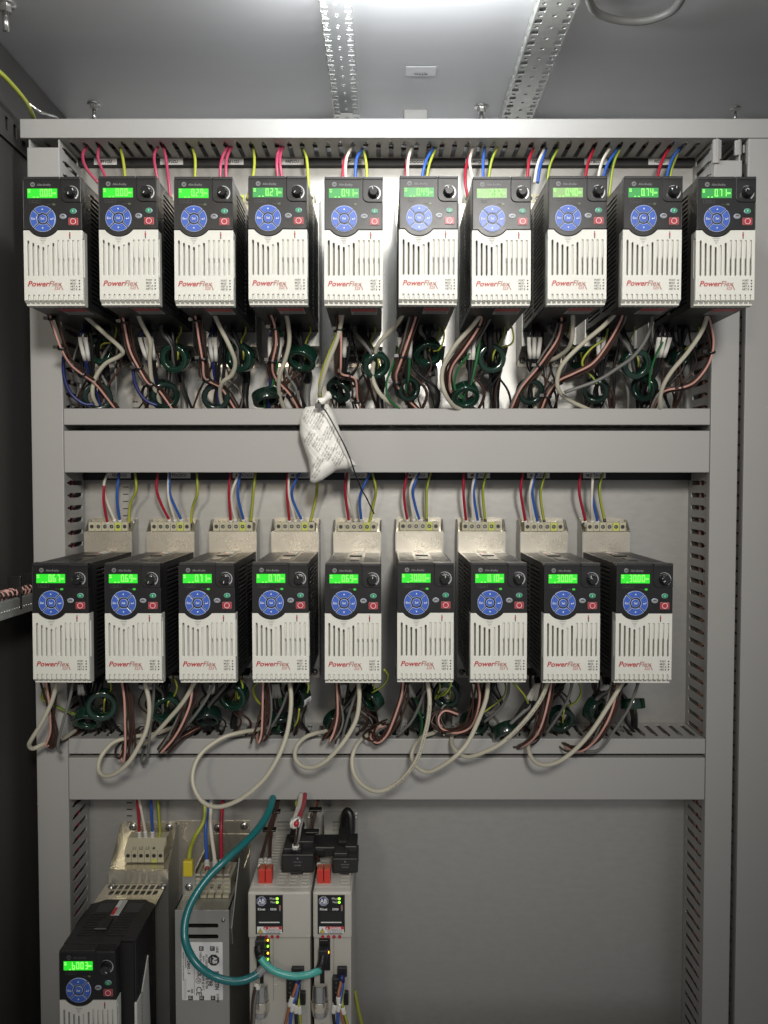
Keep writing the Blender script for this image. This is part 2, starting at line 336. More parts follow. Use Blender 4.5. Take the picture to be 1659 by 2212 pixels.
# small end box of the upper left, hinge clips of the open duct at right
b = MB()
for k in range(2):
    b.box(XR0+.004+.003*k, XR0+.006+.003*k, -DD+.001, -DD+.02, Z(346, DD)+.002, ZT0-.003, 'duct')
tag(ground(b.build('duct_fingers')), 'loose grey duct fingers standing above the cut right cover', 'duct fingers')
for (px, y0, y1, d, lb) in ((1548, 300, 352, .085, 'ribbed grey duct finger left of the open duct end'), (1595, 302, 335, .078, 'grey duct finger in the middle of the open duct end'), (1612, 312, 330, .07, 'short grey duct finger by the outermost duct')):
    a = W(px, y1, d); c = W(px, y0, d); b = MB()
    b.box(a.x-.0045, a.x+.0045, -d, -d+.005, a.z, c.z, 'duct', r=.001); b.box(a.x-.0012, a.x+.0012, -d-.0015, -d, a.z, c.z, 'duct')
    tag(ground(b.build('duct_finger')), lb, 'duct finger')
# wires lying in the vertical ducts
def ductwires(x0, x1, z0, z1, cols, label):
    r = thing('wire_bundle', label, 'wires', ((x0+x1)/2, -.03, z0), 'wires inside the vertical ducts')
    for i, c in enumerate(cols):
        xx = x0+.008+(x1-x0-.016)*(i % 5)/4-(x0+x1)/2; yy = -.012+.012*(i//5); P = []
        n = 16
        for k in range(n+1):
            P.append(Vector((xx+random.uniform(-.002, .002), yy+random.uniform(-.004, .004), (z1-z0)*k/n)))
        MB().tube(spline(P, 3), .0021, c, 6).build('wire', r)
ductwires(XR0, XR1, -.92, .38, ['pink', 'brown', 'pink', 'whitew', 'brown', 'pink', 'brown', 'brown', 'pink', 'brown'], 'pink and brown wires glimpsed inside the right vertical duct')
ductwires(XL0, XL1, -.92, .38, ['brown', 'magenta', 'brown', 'blackw', 'brown', 'redw', 'greyw', 'brown', 'whitew', 'magenta'], 'dark red wires glimpsed inside the left vertical duct')
def hwires(z, label, cols):
    r = thing('wire_bundle', label, 'wires', (0, -.03, z), 'wires inside the horizontal ducts')
    for i, c in enumerate(cols):
        P = [Vector((-.42+.84*k/20, -.02+.014*(i % 3)+random.uniform(-.004, .004), .004*(i//3)+random.uniform(-.002, .003))) for k in range(21)]
        MB().tube(spline(P, 3), .0019, c, 6).build('wire', r)
hwires((ZT0+ZT1)/2, 'wires lying inside the top duct', ['greyw', 'whitew', 'brown', 'bluew', 'brown', 'greyw'])
hwires((zC0+zC1)/2-.004, 'wires lying inside the narrow duct under the lower row', ['brown', 'pink', 'greyw', 'brown', 'cable', 'greyw'])
# label strips
def strip(label, y0, y1, d, x0, x1, names):
    z0, z1 = Z(y1, d), Z(y0, d)
    r = thing('label_strip', label, 'label strip', (0, 0, z0)); MB().box(x0, x1, -d, -.0012, 0, z1-z0, 'strip').build('holder', r)
    zc = (z1-z0)*.5
    for px, txt in names:
        x = X(px, d+.001); g = MB().box(x-.0165, x+.0165, -d-.0008, -d, zc-.0044, zc+.0044, 'sticker').build('name_tag', r)
        MB().text(txt, .0040, 'dark', FR(x, -d-.0009, zc-.0020), bold=.00012, sx=.95).build('lettering', g)
strip('black label strip under the top duct', 342, 357, .011, X(150, .011), X(1490, .011), [(236, 'PEF1CU'), (377, 'PEF2CU'), (506, 'PAF1CU'), (634, 'PAF2CU'), (764, 'OPDCCU'), (899, 'OSDCCU'), (1027, 'SMFCU'), (1158, 'SRPICU'), (1281, 'STBCCU'), (1417, 'PICCU')])
strip('black label strip above the lower row of drives', 1016, 1037, .011, X(180, .011), X(1525, .011), [(258, 'PDC1CU'), (387, 'PDC2CU'), (527, 'M1FC1CU'), (647, 'M1FC2CU'), (769, 'M1FC3CU'), (900, 'M1FC4CU'), (1034, 'M2FC1CU'), (1163, 'M2FC2CU'), (1284, 'M2FC3CU')])
# ---------------------------------------------------------------- the small drives
k_ = .000985; DW = 71.3; DH = 153; YF = -.172
def ux(u): return (u-DW/2)*k_
def vz(v): return (DH-v)*k_
def UV(lst): return [(ux(u), vz(v)) for u, v in lst]
def arc(cu, cv, R, a0, a1, n=14): return [(cu+R*math.cos(a0+(a1-a0)*i/n), cv+R*math.sin(a0+(a1-a0)*i/n)) for i in range(n+1)]
SEG = {'0': 'abcdef', '1': 'bc', '2': 'abged', '3': 'abgcd', '4': 'fgbc', '5': 'afgcd', '6': 'afgedc', '7': 'abc', '8': 'abcdefg', '9': 'abcdfg', 'b': 'fgedc'}
def digits(txt, right=35.6, v0=15.2, h=8.6, wd=3.5, pitch=5.3):
    b = MB(); n = len([c for c in txt if c != '.']); u = right-(n-1)*pitch-wd; t = .75; y = YF-.0006
    def q(u0, u1, v0_, v1_, m='seg', dy=0): b.box(ux(u0), ux(u1), y-dy, y+.0002-dy, vz(v1_), vz(v0_), m)
    for c in txt:
        if c == '.':
            q(u-1.6, u-.9, v0+h-.8, v0+h); continue
        s = SEG[c]; hm = v0+h/2
        S = dict(a=(u+t, u+wd-t, v0, v0+t), d=(u+t, u+wd-t, v0+h-t, v0+h), g=(u+t, u+wd-t, hm-t/2, hm+t/2), f=(u, u+t, v0+.1, hm-.15), e=(u, u+t, hm+.15, v0+h-.1), b=(u+wd-t, u+wd, v0+.1, hm-.15), c=(u+wd-t, u+wd, hm+.15, v0+h-.1))
        for z, g in S.items(): q(*g, 'seg' if z in s else 'segg', 0 if z in s else -.00005)
        u += pitch
    q(7, 9.6, 15.6, 16.5); q(7.2, 9.6, 17.6, 19); q(13, 15, 24.1, 25.0)
    if len(txt) % 2 == 0: q(17.4, 19.2, 24.1, 25.0)
    for i in range(3): q(36.6+i*1.4, 37.5+i*1.4, 19.2, 21)
    return b
def keypad(parent, y, keym='blue'):
    cu, cv = 24.4, 50.5
    def sect(a0, a1, r0, r1, gap):
        P = []
        for i in range(9):
            a = a0+(a1-a0)*i/8; g = gap/r1 if i == 0 else (-gap/r1 if i == 8 else 0); P.append((r1, a+g))
        for i in range(7):
            a = a1+(a0-a1)*i/6; g = -gap/r0 if i == 0 else (gap/r0 if i == 6 else 0); P.append((r0, a+g))
        return [(ux(cu+r*math.cos(a)), vz(cv-r*math.sin(a))) for r, a in P]
    for q in range(4):
        a0 = PI/4+q*PI/2
        k = MB().plate(sect(a0, a0+PI/2, 7.0, 15.5, .65), [], .0010, 'keyline', FR(0, y, 0)).plate(sect(a0, a0+PI/2, 7.5, 15.0, 1.15), [], .0009, keym, FR(0, y-.0006, 0), .0003).build('key', parent)
        y2 = y-.0016; c = MB()
        if q == 0: c.prism(UV([(cu-1.1, cv-10.4), (cu+1.1, cv-10.4), (cu, cv-12.4)]), .0001, 'white', FR(0, y2, 0))
        if q == 2: c.prism(UV([(cu-1.1, cv+10.4), (cu, cv+12.4), (cu+1.1, cv+10.4)]), .0001, 'white', FR(0, y2, 0))
        if q == 1: c.text('Esc', .0026, 'white', FR(ux(cu-11), y2, vz(cv+1.2)), bold=.00003)
        if q == 3: c.prism(UV([(cu+9.2, cv+.6), (cu+10.6, cv-.5), (cu+10.6, cv+1.7)]), .0001, 'white', FR(0, y2, 0)).box(ux(cu+10.4), ux(cu+13), y2-.0001, y2, vz(cv+.9), vz(cv+.3), 'white').box(ux(cu+12.5), ux(cu+13), y2-.00015, y2, vz(cv+.3), vz(cv-1.3), 'white')
        c.build('legend', k)
    k = MB().disc(.0052, .001, 'keyline', FR(ux(cu), y, vz(cv)), 28).disc(.0047, .0010, keym, FR(ux(cu), y-.0006, vz(cv)), 28).build('key', parent)
    MB().text('Sel', .0026, 'white', FR(ux(cu), y-.0017, vz(cv+1.2)), bold=.00003).build('legend', k)
def front_parts(r, ink='whited', lcd='lcdB'):
    y = YF
    a1 = math.asin(12.7/21.0); A = arc(24.4, 50.5, 21.0, a1, PI-a1)
    pan = MB()
    pan.plate(UV([(.6, 2.6), (1.6, 1.2), (69.6, 1.2), (70.7, 2.4), (70.7, 63.2)]+A+[(.6, 63.2)]), [], .015, 'blackg', FR(0, y+.015, 0), .0006)
    pan.box(ux(1), ux(45.5), y-.0006, y+.012, vz(4.0), vz(.2), 'black', r=.0008)      # top lip
    pan.box(ux(.5), ux(1.5), y-.0007, y+.01, vz(62.6), vz(4.2), 'black', r=.0004)
    pan.box(ux(69.7), ux(70.9), y-.0007, y+.01, vz(62.6), vz(32), 'black', r=.0004)
    o = pan.build('control_panel', r)
    e = MB(); e.text('Allen-Bradley', .0026, ink, FR(ux(17.6), y-.0001, vz(11.1)), 'LEFT', shear=.25, bold=.00003, sx=.80)
    e.disc(.0029, .0001, ink, FR(ux(12.5), y-.0001, vz(9.5)), 8); e.text('AB', .0022, 'blackg', FR(ux(12.5), y-.00022, vz(10.5)), bold=.00006, sx=.8)
    e.text('FAULT', .0015, 'faint', FR(ux(33), y-.0001, vz(34.0)), sx=1.1)
    for g in ((8.3, 21.4, 31.2, 31.5), (8.3, 8.6, 26.8, 31.5), (21.1, 21.4, 26.8, 31.5)): e.box(ux(g[0]), ux(g[1]), y-.0001, y, vz(g[3]), vz(g[2]), 'faint')
    e.text('ENET  LINK', .0011, 'faint', FR(ux(14.9), y-.0001, vz(28.9)), sx=1.05); e.text('EtherNet/IP', .0010, 'faint', FR(ux(14.9), y-.0001, vz(30.8)))
    e.build('lettering', o)
    MB().disc(.0013, .0005, 'ledo', FR(ux(37.7), y, vz(33.3)), 14, rx=1.5).build('fault_light', r)
    kc = MB(); q = rr(46.5, 70.8, 31-60, 31, 6)   # knob cover: rounded at its lower left only
    P = [(70.8, .6), (46.5, .6), (46.5, 24)]+[(46.5+7-7*math.cos(a), 24+7*math.sin(a)) for a in [i*PI/12 for i in range(1, 7)]]+[(70.8, 31)]
    kc.plate(UV(P), [], .012, 'blackg', FR(0, y+.0105, 0), .0007)
    kc.box(ux(47), ux(70.3), y-.0022, y+.002, vz(4.4), vz(1.2), 'black', r=.0006); kc.build('knob_cover', r)
    cu, cv = 59.7, 20.3; yk = y-.0015
    P = [(cu+8.6*math.cos(a), cv-8.6*math.sin(a)) for a in [math.radians(125-i*9.5) for i in range(20)]]+[(cu+(6.9+(1.5*i/19 if i < 17 else 1.4))*math.cos(a), cv-(6.9+(1.3*i/19 if i < 17 else 1.3))*math.sin(a)) for i, a in enumerate([math.radians(125-(19-i)*9.5) for i in range(20)])]
    MB().plate(UV(P), [], .0004, 'ring', FR(0, yk, 0)).build('dial_scale', r)
    kb = MB(); n = 36; prof = [(.0068, 0), (.0066, .002), (.0055, .0085), (.0046, .0095), (.0, .0095)]
    vs = []; fs = []
    for k in range(n):
        a = 2*PI*k/n; s = 1 if k % 3 else .93
        for j, (rd, z) in enumerate(prof): s2 = s if j in (1, 2) else 1; vs.append((rd*s2*math.cos(a), rd*s2*math.sin(a), z))
    for k in range(n):
        for j in range(4): fs.append((k*5+j, ((k+1) % n)*5+j, ((k+1) % n)*5+j+1, k*5+j+1))
    kb.add(vs, fs, 'knob', None)
    kn = kb.build('knob', r); kn.location = (ux(cu), yk, vz(cv)); kn.rotation_euler = (PI/2, 0, 0)
    MB().box(-.0003, .0003, .0018, .0045, .0094, .0098, 'white').build('pointer', kn)
    ds = MB().box(ux(6), ux(42), y-.0003, y+.0002, vz(25.6), vz(14.4), lcd).build('display', r)
    keypad(r, y-.0001)
    b = MB().disc(.0030, .0009, 'keyline', FR(ux(48.6), y, vz(47.5)), 20, rx=1.33).disc(.0027, .0009, 'greyk', FR(ux(48.6), y-.0004, vz(47.5)), 20, rx=1.33)
    b.plate([(ux(48.6+q*math.cos(t)), vz(48.7-q*math.sin(t))) for q, ts in ((2.5, range(8)), (1.6, range(7, -1, -1))) for t in [math.radians(25+18.6*i) for i in ts]], [], .0002, 'blackg', FR(0, y-.0014, 0)); b.build('reverse_button', r)
    b = MB().disc(.0031, .0009, 'keyline', FR(ux(61), y, vz(41.3)), 20, rx=1.3).disc(.0028, .0010, 'green', FR(ux(61), y-.0004, vz(41.3)), 20, rx=1.3).box(ux(60.75), ux(61.25), y-.0016, y-.0014, vz(42.6), vz(40), 'white'); b.build('start_button', r)
    b = MB().plate([(ux(61)+p[0], vz(53.7)+p[1]) for p in rr(-.0057, .0057, -.0043, .0043, .0011)], [], .0009, 'pinkink', FR(0, y, 0)).plate([(ux(61)+p[0], vz(53.7)+p[1]) for p in rr(-.0053, .0053, -.0039, .0039, .001)], [], .0009, 'redk', FR(0, y-.0004, 0), .0002)
    b.plate([(ux(61)+p[0], vz(53.7)+p[1]) for p in circ(0, 0, .0034)], [[(ux(61)+p[0], vz(53.7)+p[1]) for p in circ(0, 0, .0029)]], .0002, 'white', FR(0, y-.0014, 0)); b.build('stop_button', r)
    return ds
XS = [5.8+6.03*i for i in range(11)]; VT = [75.9, 78.9, 81.6, 83.7, 81.6, 78.9, 75.7, 75.7, 75.7, 75.7, 75.7]; OPEN = (0, 1, 2, 3, 5)
def cover_parts(r):
    y = YF; a1 = math.asin(13.3/21.7); A = arc(24.4, 50.5, 21.7, a1, PI-a1)
    outer = [(.2, 63.8)]+A[::-1]+[(71.1, 63.8), (71.1, 147.2)]
    for i in range(10, -1, -1):
        c = XS[i]; outer += [(c+1.15, 147.2), (c+1.15, 141.8), (c+.8, 140.9), (c, 140.5), (c-.8, 140.9), (c-1.15, 141.8), (c-1.15, 147.2)]
    outer += [(.2, 147.2)]
    holes = []
    for i in range(11):
        c, t = XS[i], VT[i]; holes.append([(c+x, vv) for x, vv in rr(-1.15, 1.15, t, 118.1, 1.14)])
    cv_ = MB().plate(UV(outer), [UV(h) for h in holes], .0026, 'beige', FR(0, y+.0026, 0), .00035)
    # body of the cover behind the face, open slots stay dark
    xs = sorted([0.2]+[XS[i]-1.4 for i in OPEN]+[XS[i]+1.4 for i in OPEN]+[71.1])
    for i in range(0, len(xs)-1, 2): cv_.box(ux(xs[i]), ux(xs[i+1]), y+.0078, y+.016, vz(119), vz(72.5), 'beige')
    cv_.box(ux(.2), ux(71.1), y+.0027, y+.016, vz(147.1), vz(119.02), 'beige'); cv_.box(ux(.2), ux(3), y+.0027, y+.016, vz(72.45), vz(64.2), 'beige'); cv_.box(ux(43), ux(71.1), y+.0027, y+.016, vz(72.45), vz(64.2), 'beige')
    for i in (6, 7, 8, 9, 10):    # shallow ramps closing the right slots
        c = XS[i]; cv_.add([(ux(c-1.3), y+.0024, vz(75.0)), (ux(c+1.3), y+.0024, vz(75.0)), (ux(c+1.3), y+.0034, vz(96)), (ux(c-1.3), y+.0034, vz(96)), (ux(c+1.3), y+.0077, vz(101)), (ux(c-1.3), y+.0077, vz(101))], [(0, 1, 2, 3), (3, 2, 4, 5)], 'beige')
    cv_.box(ux(XS[4]-1.3), ux(XS[4]+1.3), y+.0028, y+.0076, vz(118), vz(81.7), 'beige')
    cv_.box(ux(3), ux(43), y+.0110, y+.0125, vz(119), vz(72.5), 'beiged')
    # ribbed bottom chamfer
    pr = [(y, vz(147.2)), (y+.0095, vz(153)), (y+.016, vz(153)), (y+.016, vz(147.1)), (y+.0028, vz(147.1))]
    ed = [.2]+[q for c in XS for q in (c-1.15, c+1.15)]+[71.1]
    for i in range(0, len(ed), 2):
        x0, x1 = ux(ed[i]), ux(ed[i+1]); n = 5
        cv_.add([(x0, a, b) for a, b in pr]+[(x1, a, b) for a, b in pr], [(4, 3, 2, 1, 0), (5, 6, 7, 8, 9)]+[(j, (j+1) % n, n+(j+1) % n, n+j) for j in range(n)], 'beige')
    cv_.box(ux(.4), ux(70.9), y+.0060, y+.0158, vz(152.6), vz(147), 'beige')
    cv_.build('cover', r)
    t = MB(); yy = y-.0001
    t.text('Power', .0062, 'red', FR(ux(4.2), yy, vz(130.7)), 'LEFT', shear=.28, bold=.00020, sx=1.05)
    t.text('Flex', .0062, 'pinkink', FR(ux(29.6), yy, vz(130.7)), 'LEFT', shear=.28, bold=.00010, sx=1.0)
    t.prism(UV([(43.6, 128.0), (44.5, 128.0), (47.6, 135.2), (46.4, 135.2)]), .0001, 'pinkink', FR(0, yy, 0))
    t.text('525', .0032, 'red', FR(ux(36.6), yy, vz(134.8)), 'LEFT', shear=.28, bold=.0)
    for i, s in enumerate(('PORT', 'MOD', 'NET A', 'NET B')):
        v = 125.0+3.5*i; t.text(s, .0022, 'dark', FR(ux(56.2), yy, vz(v)), 'LEFT', bold=.00003, sx=.92)
    for i, (hw, v) in enumerate(((4.2, 73.6), (3.1, 75.6), (2.1, 77.5), (1.0, 79.4))): t.box(ux(24-hw), ux(24+hw), yy-.0001, yy, vz(v+.45), vz(v), 'whited')
    t.disc(.0007, .0001, 'dark', FR(ux(56.3), yy, vz(66.6)), 10); t.box(ux(55.4), ux(57.2), yy-.0001, yy, vz(71), vz(67.6), 'red'); t.box(ux(55.7), ux(56.9), yy-.00011, yy, vz(74.2), vz(71), 'dark')
    t.build('lettering', r)
    for i in range(4): MB().disc(.0009, .0003, 'dark', FR(ux(67.2), y, vz(124.0+3.5*i)), 12).build('status_light', r)
def body_parts(r, wmm=69, dp=.156):
    hw = wmm/2*k_; z1 = vz(1.5); z0 = vz(152.5); b = MB()
    b.box(-hw+.003, hw-.003, -dp, 0, z0+.003, z1-.003, 'blackd')
    hs = []
    for g0, g1 in ((.010, .068), (.078, .140)):
        zz_ = z0+.008
        while zz_ < z1-.01: hs.append([(g0, zz_), (g1, zz_+.0006), (g1, zz_+.0032), (g0, zz_+.0026)]); zz_ += .0056
    ou = [(0, z0), (dp, z0), (dp, z1), (0, z1)]
    b.plate([(-x, y) for x, y in ou], [[(-x, y) for x, y in h] for h in hs], .002, 'black', RT(hw-.002, 0, 0), .0003)
    b.plate(ou, hs, .002, 'black', LF(-hw+.002, 0, 0), .0003)
    # top with vents, bottom
    th = []
    for sx in (-1, 1):
        for i in range(16): th.append([(sx*.012, -.018-.008*i), (sx*.031, -.018-.008*i), (sx*.031, -.0215-.008*i), (sx*.012, -.0215-.008*i)])
    b.plate([(-hw, -dp), (hw, -dp), (hw, 0), (-hw, 0)], th, .0025, 'black', TOPM(0, 0, z1-.0025), .0003)
    b.box(-.0085, .0085, -.07, -.045, z1, z1+.0015, 'black', r=.0005); b.box(-.0060, .0060, -.125, -.09, z1, z1+.0008, 'blackg')
    b.plate([(-hw, 0), (hw, 0), (hw, dp), (-hw, dp)], [], .0025, 'black', DNM(0, 0, z0+.0025), .0003)
    b.build('housing', r)
    lb = MB().box(-.0065, .0065, -.052, -.004, z1+.0004, z1+.0007, 'sticker').box(-.0064, -.001, -.051, -.026, z1+.0007, z1+.0008, 'redl')
    for i in range(3): lb.box(.0002+.0016*i, .0009+.0016*i, -.043, -.010, z1+.0007, z1+.0008, 'label2')
    lb.build('warning_label', r)
    lb = MB().box(-.004, .028, -.150, -.116, z0-.0004, z0-.0001, 'label2').box(-.0035, .0275, -.1495, -.134, z0-.0005, z0-.0004, 'red')
    for i in range(3): lb.box(-.001, .026, -.131+.005*i, -.1295+.005*i, z0-.0005, z0-.0004, 'dark')
    lb.build('warning_label', r)
    f = MB().plate([(-hw+.001, 0), (hw-.001, 0), (hw-.001, .020), (-hw+.001, .020)], [rr(-.028+.008*i, -.0225+.008*i, .004+.007*j, .009+.007*j, .0006, 2) for i in range(8) for j in range(2)], .0015, 'beige', TOPM(0, -.004, z1-.006))
    f.build('heat_sink', r)
PROTO = thing('motor_drive', 'x', 'motor drive')
front_parts(PROTO); cover_parts(PROTO); body_parts(PROTO)
R1 = ['0.00', '0.00', '0.29', '0.27', '0.41', '0.49', '2.32', '0.40', '0.74', '0.71']
R2 = ['0.67', '0.69', '0.71', '0.70', '0.69', '30.00', '0.10', '30.00', '30.00']
KN = [(-170, -150, -135, -140, -20, -25, -80, 40, 5, -60), (60, 200, 190, -20, 10, 5, -10, -50, -120)]
D1 = .228; D2 = .205
def place(i, row, txt, first=False):
    d = D1 if row == 0 else D2
    cx = 118+161.0*i if row == 0 else 130.5+157.8*i
    r = PROTO if first else copy_tree(PROTO)
    zt = Z(382, D1)+.001 if row == 0 else Z(1215, D2)
    r.location = ((cx-829.5)*(1.2-d)/F*(.992 if row == 0 else 1.004), -(d-.172), zt-vz(0))
    r.rotation_euler = (0, math.radians(random.uniform(-.25, .25)), math.radians(random.uniform(-.35, .35))); r.location.z += random.uniform(-.0006, .0006)
    r['label'] = '%s drive from the left in the %s row, display reading %s' % (ORD[i], 'upper' if row == 0 else 'lower', txt)
    r['category'] = 'motor drive'; r['group'] = 'black and beige motor drives in two rows'
    for ch in r.children:
        if ch.name.startswith('display'):
            old = [c for c in ch.children]
            for c in old: bpy.data.objects.remove(c)
            lcd = 'lcdB' if row or i < 3 else ('lcdC' if i in (6, 7) else 'lcdA')
            ch.data = ch.data.copy(); ch.data.materials[0] = M[lcd]
            digits(txt).build('digits', ch)
        if ch.name.startswith('knob') and not ch.name.startswith('knob_c'): ch.rotation_euler = (PI/2, math.radians(KN[row][i]), 0)
        if ch.name.startswith('fault_light') and row:
            ch.data = ch.data.copy(); ch.data.materials[0] = M['segg']
    return r
DR = {}
for i, t in enumerate(R1): DR[0, i] = place(i, 0, t, i == 0)
for i, t in enumerate(R2): DR[1, i] = place(i, 1, t)
# ---------------------------------------------------------------- filters behind the drives
def screw(b, x, y, z, rd=.0042, M_='steel'):
    b.lathe([(rd, 0), (rd, .0008), (rd*.85, .0022), (rd*.4, .0030), (0, .0031)], M_, FR(x, y, z), 20)
    b.box(x-rd*.55, x+rd*.55, y-.0033, y-.0029, z-.0004, z+.0004, 'blackd'); b.box(x-.0004, x+.0004, y-.00335, y-.0029, z-rd*.55, z+rd*.55, 'blackd')
def make_filter(fd, name='line_filter'):
    r = thing(name, 'x', 'line filter'); hw = .0338; zt = .197; zs = .1785; zb = -.030    # z measured from the drive's base
    b = MB().plate(rr(-hw+.001, hw-.001, zb-.012, zt, .003), [rr(-hw+.006, -hw+.010, zt-.010, zt-.006, .0015, 2), rr(hw-.010, hw-.006, zt-.010, zt-.006, .0015, 2)], .0015, 'zinc', FR(0, -.0012, 0)); b.build('back_plate', r)
    b = MB().box(-hw, hw, -fd, -fd+.0015, .02, zs, 'zinc').box(-hw, hw, -fd+.0015, -.003, zs-.0015, zs, 'zinc'); b.box(-hw, hw, -fd, -fd+.0015, zb+.010, .0, 'zincg').box(-hw, hw, -fd+.0015, -.003, zb+.010, zb+.0115, 'zincg')
    b.build('housing', r)
    for sgn in (-1, 1):
        x0 = hw if sgn > 0 else -hw-.0012
        P = [(-.003, zb-.006), (-.003, zt-.002), (-.012, zt-.002), (-fd, zs-.001), (-fd, zb+.010), (-.015, zb-.006)]
        b = MB(); n = 6; vs = [(x0, y, z) for y, z in P]+[(x0+.0012, y, z) for y, z in P]
        b.add(vs, [(0, 1, 2, 3, 4, 5), (11, 10, 9, 8, 7, 6)]+[(j, n+j, n+(j+1) % n, (j+1) % n) for j in range(n)], 'zincg'); b.build('side_plate', r)
    for sx in (-1, 1):
        b = MB(); screw(b, sx*.0245, -.0028, zt-.0095, .0048); b.build('screw', r)
        b = MB(); screw(b, sx*.0255, -.0028, zb-.003, .0048); b.build('screw', r)
    tb = MB().box(-.0285, .0285, -.016, -.004, zs+.0002, zs+.0125, 'term')
    yb = -fd+.001
    tb.box(-.0285, .0285, yb+.003, -.0165, zs+.0002, zs+.0135, 'term')
    for i in range(6):
        x = -.0238+.0095*i
        tb.plate([(x+p[0], zs+.007+p[1]) for p in rr(-.0045, .0045, -.0062, .0062, .0006, 2)], [[(x+p[0], zs+.007+p[1]) for p in circ(0, 0, .0029, 14)]], .0025, 'yel' if i == 4 else 'term', FR(0, yb+.0027, 0), .0002)
    tb.build('terminal_block', r)
    s = MB()
    for i in range(6):
        x = -.0238+.0095*i; s.disc(.0029, .0008, 'dark', FR(x, yb+.0024, zs+.007), 12)
        if 0 < i < 5: s.box(x-.0018, x+.0018, yb+.0012, yb+.0016, zs+.0067, zs+.0073, 'steel').box(x-.0003, x+.0003, yb+.0011, yb+.0015, zs+.0052, zs+.0088, 'steel')
    s.build('terminal_screws', r)
    t = MB()
    for i, q in enumerate(('L1', 'L2', 'L3')): t.text(q, .0022, 'dark', TOPM(-.0143+.0095*i, yb+.0055, zs+.0136), sx=1.2)
    t.build('lettering', r)
    tb = MB().box(-.020, .020, -.02, -.004, zb-.004, zb+.009, 'blackd').text('U/T1 V/T2 W/T3', .0028, 'label2', FR(0, -.0203, zb+.001)).build('output_terminals', r)
    return r
FP = {0: make_filter(.052), 1: make_filter(.031)}
for row, n in ((0, 10), (1, 9)):
    for i in range(n):
        f = FP[row] if i == 0 else copy_tree(FP[row])
        p = DR[row, i].location; f.location = (p.x, 0, p.z)
        f['label'] = 'metal line filter mounted behind the %s %s-row drive' % (ORD[i], 'upper' if row == 0 else 'lower'); f['group'] = 'zinc plated line filters behind the drives'
# ---------------------------------------------------------------- wires
COLN = dict(magenta='crimson', redw='red', whitew='white', bluew='blue', yg='yellow-green', pink='salmon pink', brown='brown', cable='beige', greyw='grey', blackw='black', gw='green', navy='navy blue')
def cv1(p): return (.5*p[0], .5*p[1])
def cv2(p): return (829.5+.5*p[0], .5*p[1])
def lin(x0, y0, s): return lambda p: (x0+s*p[0], y0+s*p[1])
cA = lin(36.9, 626.7, .3334); cB = lin(553, 626.7, .3334); cC = lin(1060, 626.7, .3611)
cD = lin(36.9, 1437.8, .3334); cE = lin(553, 1437.8, .3334); cF = lin(1060, 1382.5, .3611)
cG = lin(0, 995.4, .3889); cH = lin(553, 995.4, .3334); cI = lin(1060, 995.4, .3611)
cJ = lin(73.7, 1705, .2667); cK = lin(350.2, 1705, .2889); cL = lin(516.1, 1705, .1889); cM = lin(516.1, 1917, .1667)
def pathd(cv, pts, ds):
    n = len(pts); m = len(ds); out = []
    for i, p in enumerate(pts):
        t = i/(n-1)*(m-1); j = min(int(t), m-2); d = ds[j]+(ds[j+1]-ds[j])*(t-j); q = cv(p); out.append(W(q[0], q[1], d))
    return spline(out, 8)
def wire(c, P, r, name, label, cat='wire', group=None, n=8):
    cols = ['yg', 'yg', 'gw', 'yg', 'yg', 'yg', 'gw', 'yg'] if c == 'yg' else None
    o = MB().tube(P, r, c, n, cols, twist=.04 if cols else 0).build(name)
    return tag(o, label, cat, group)
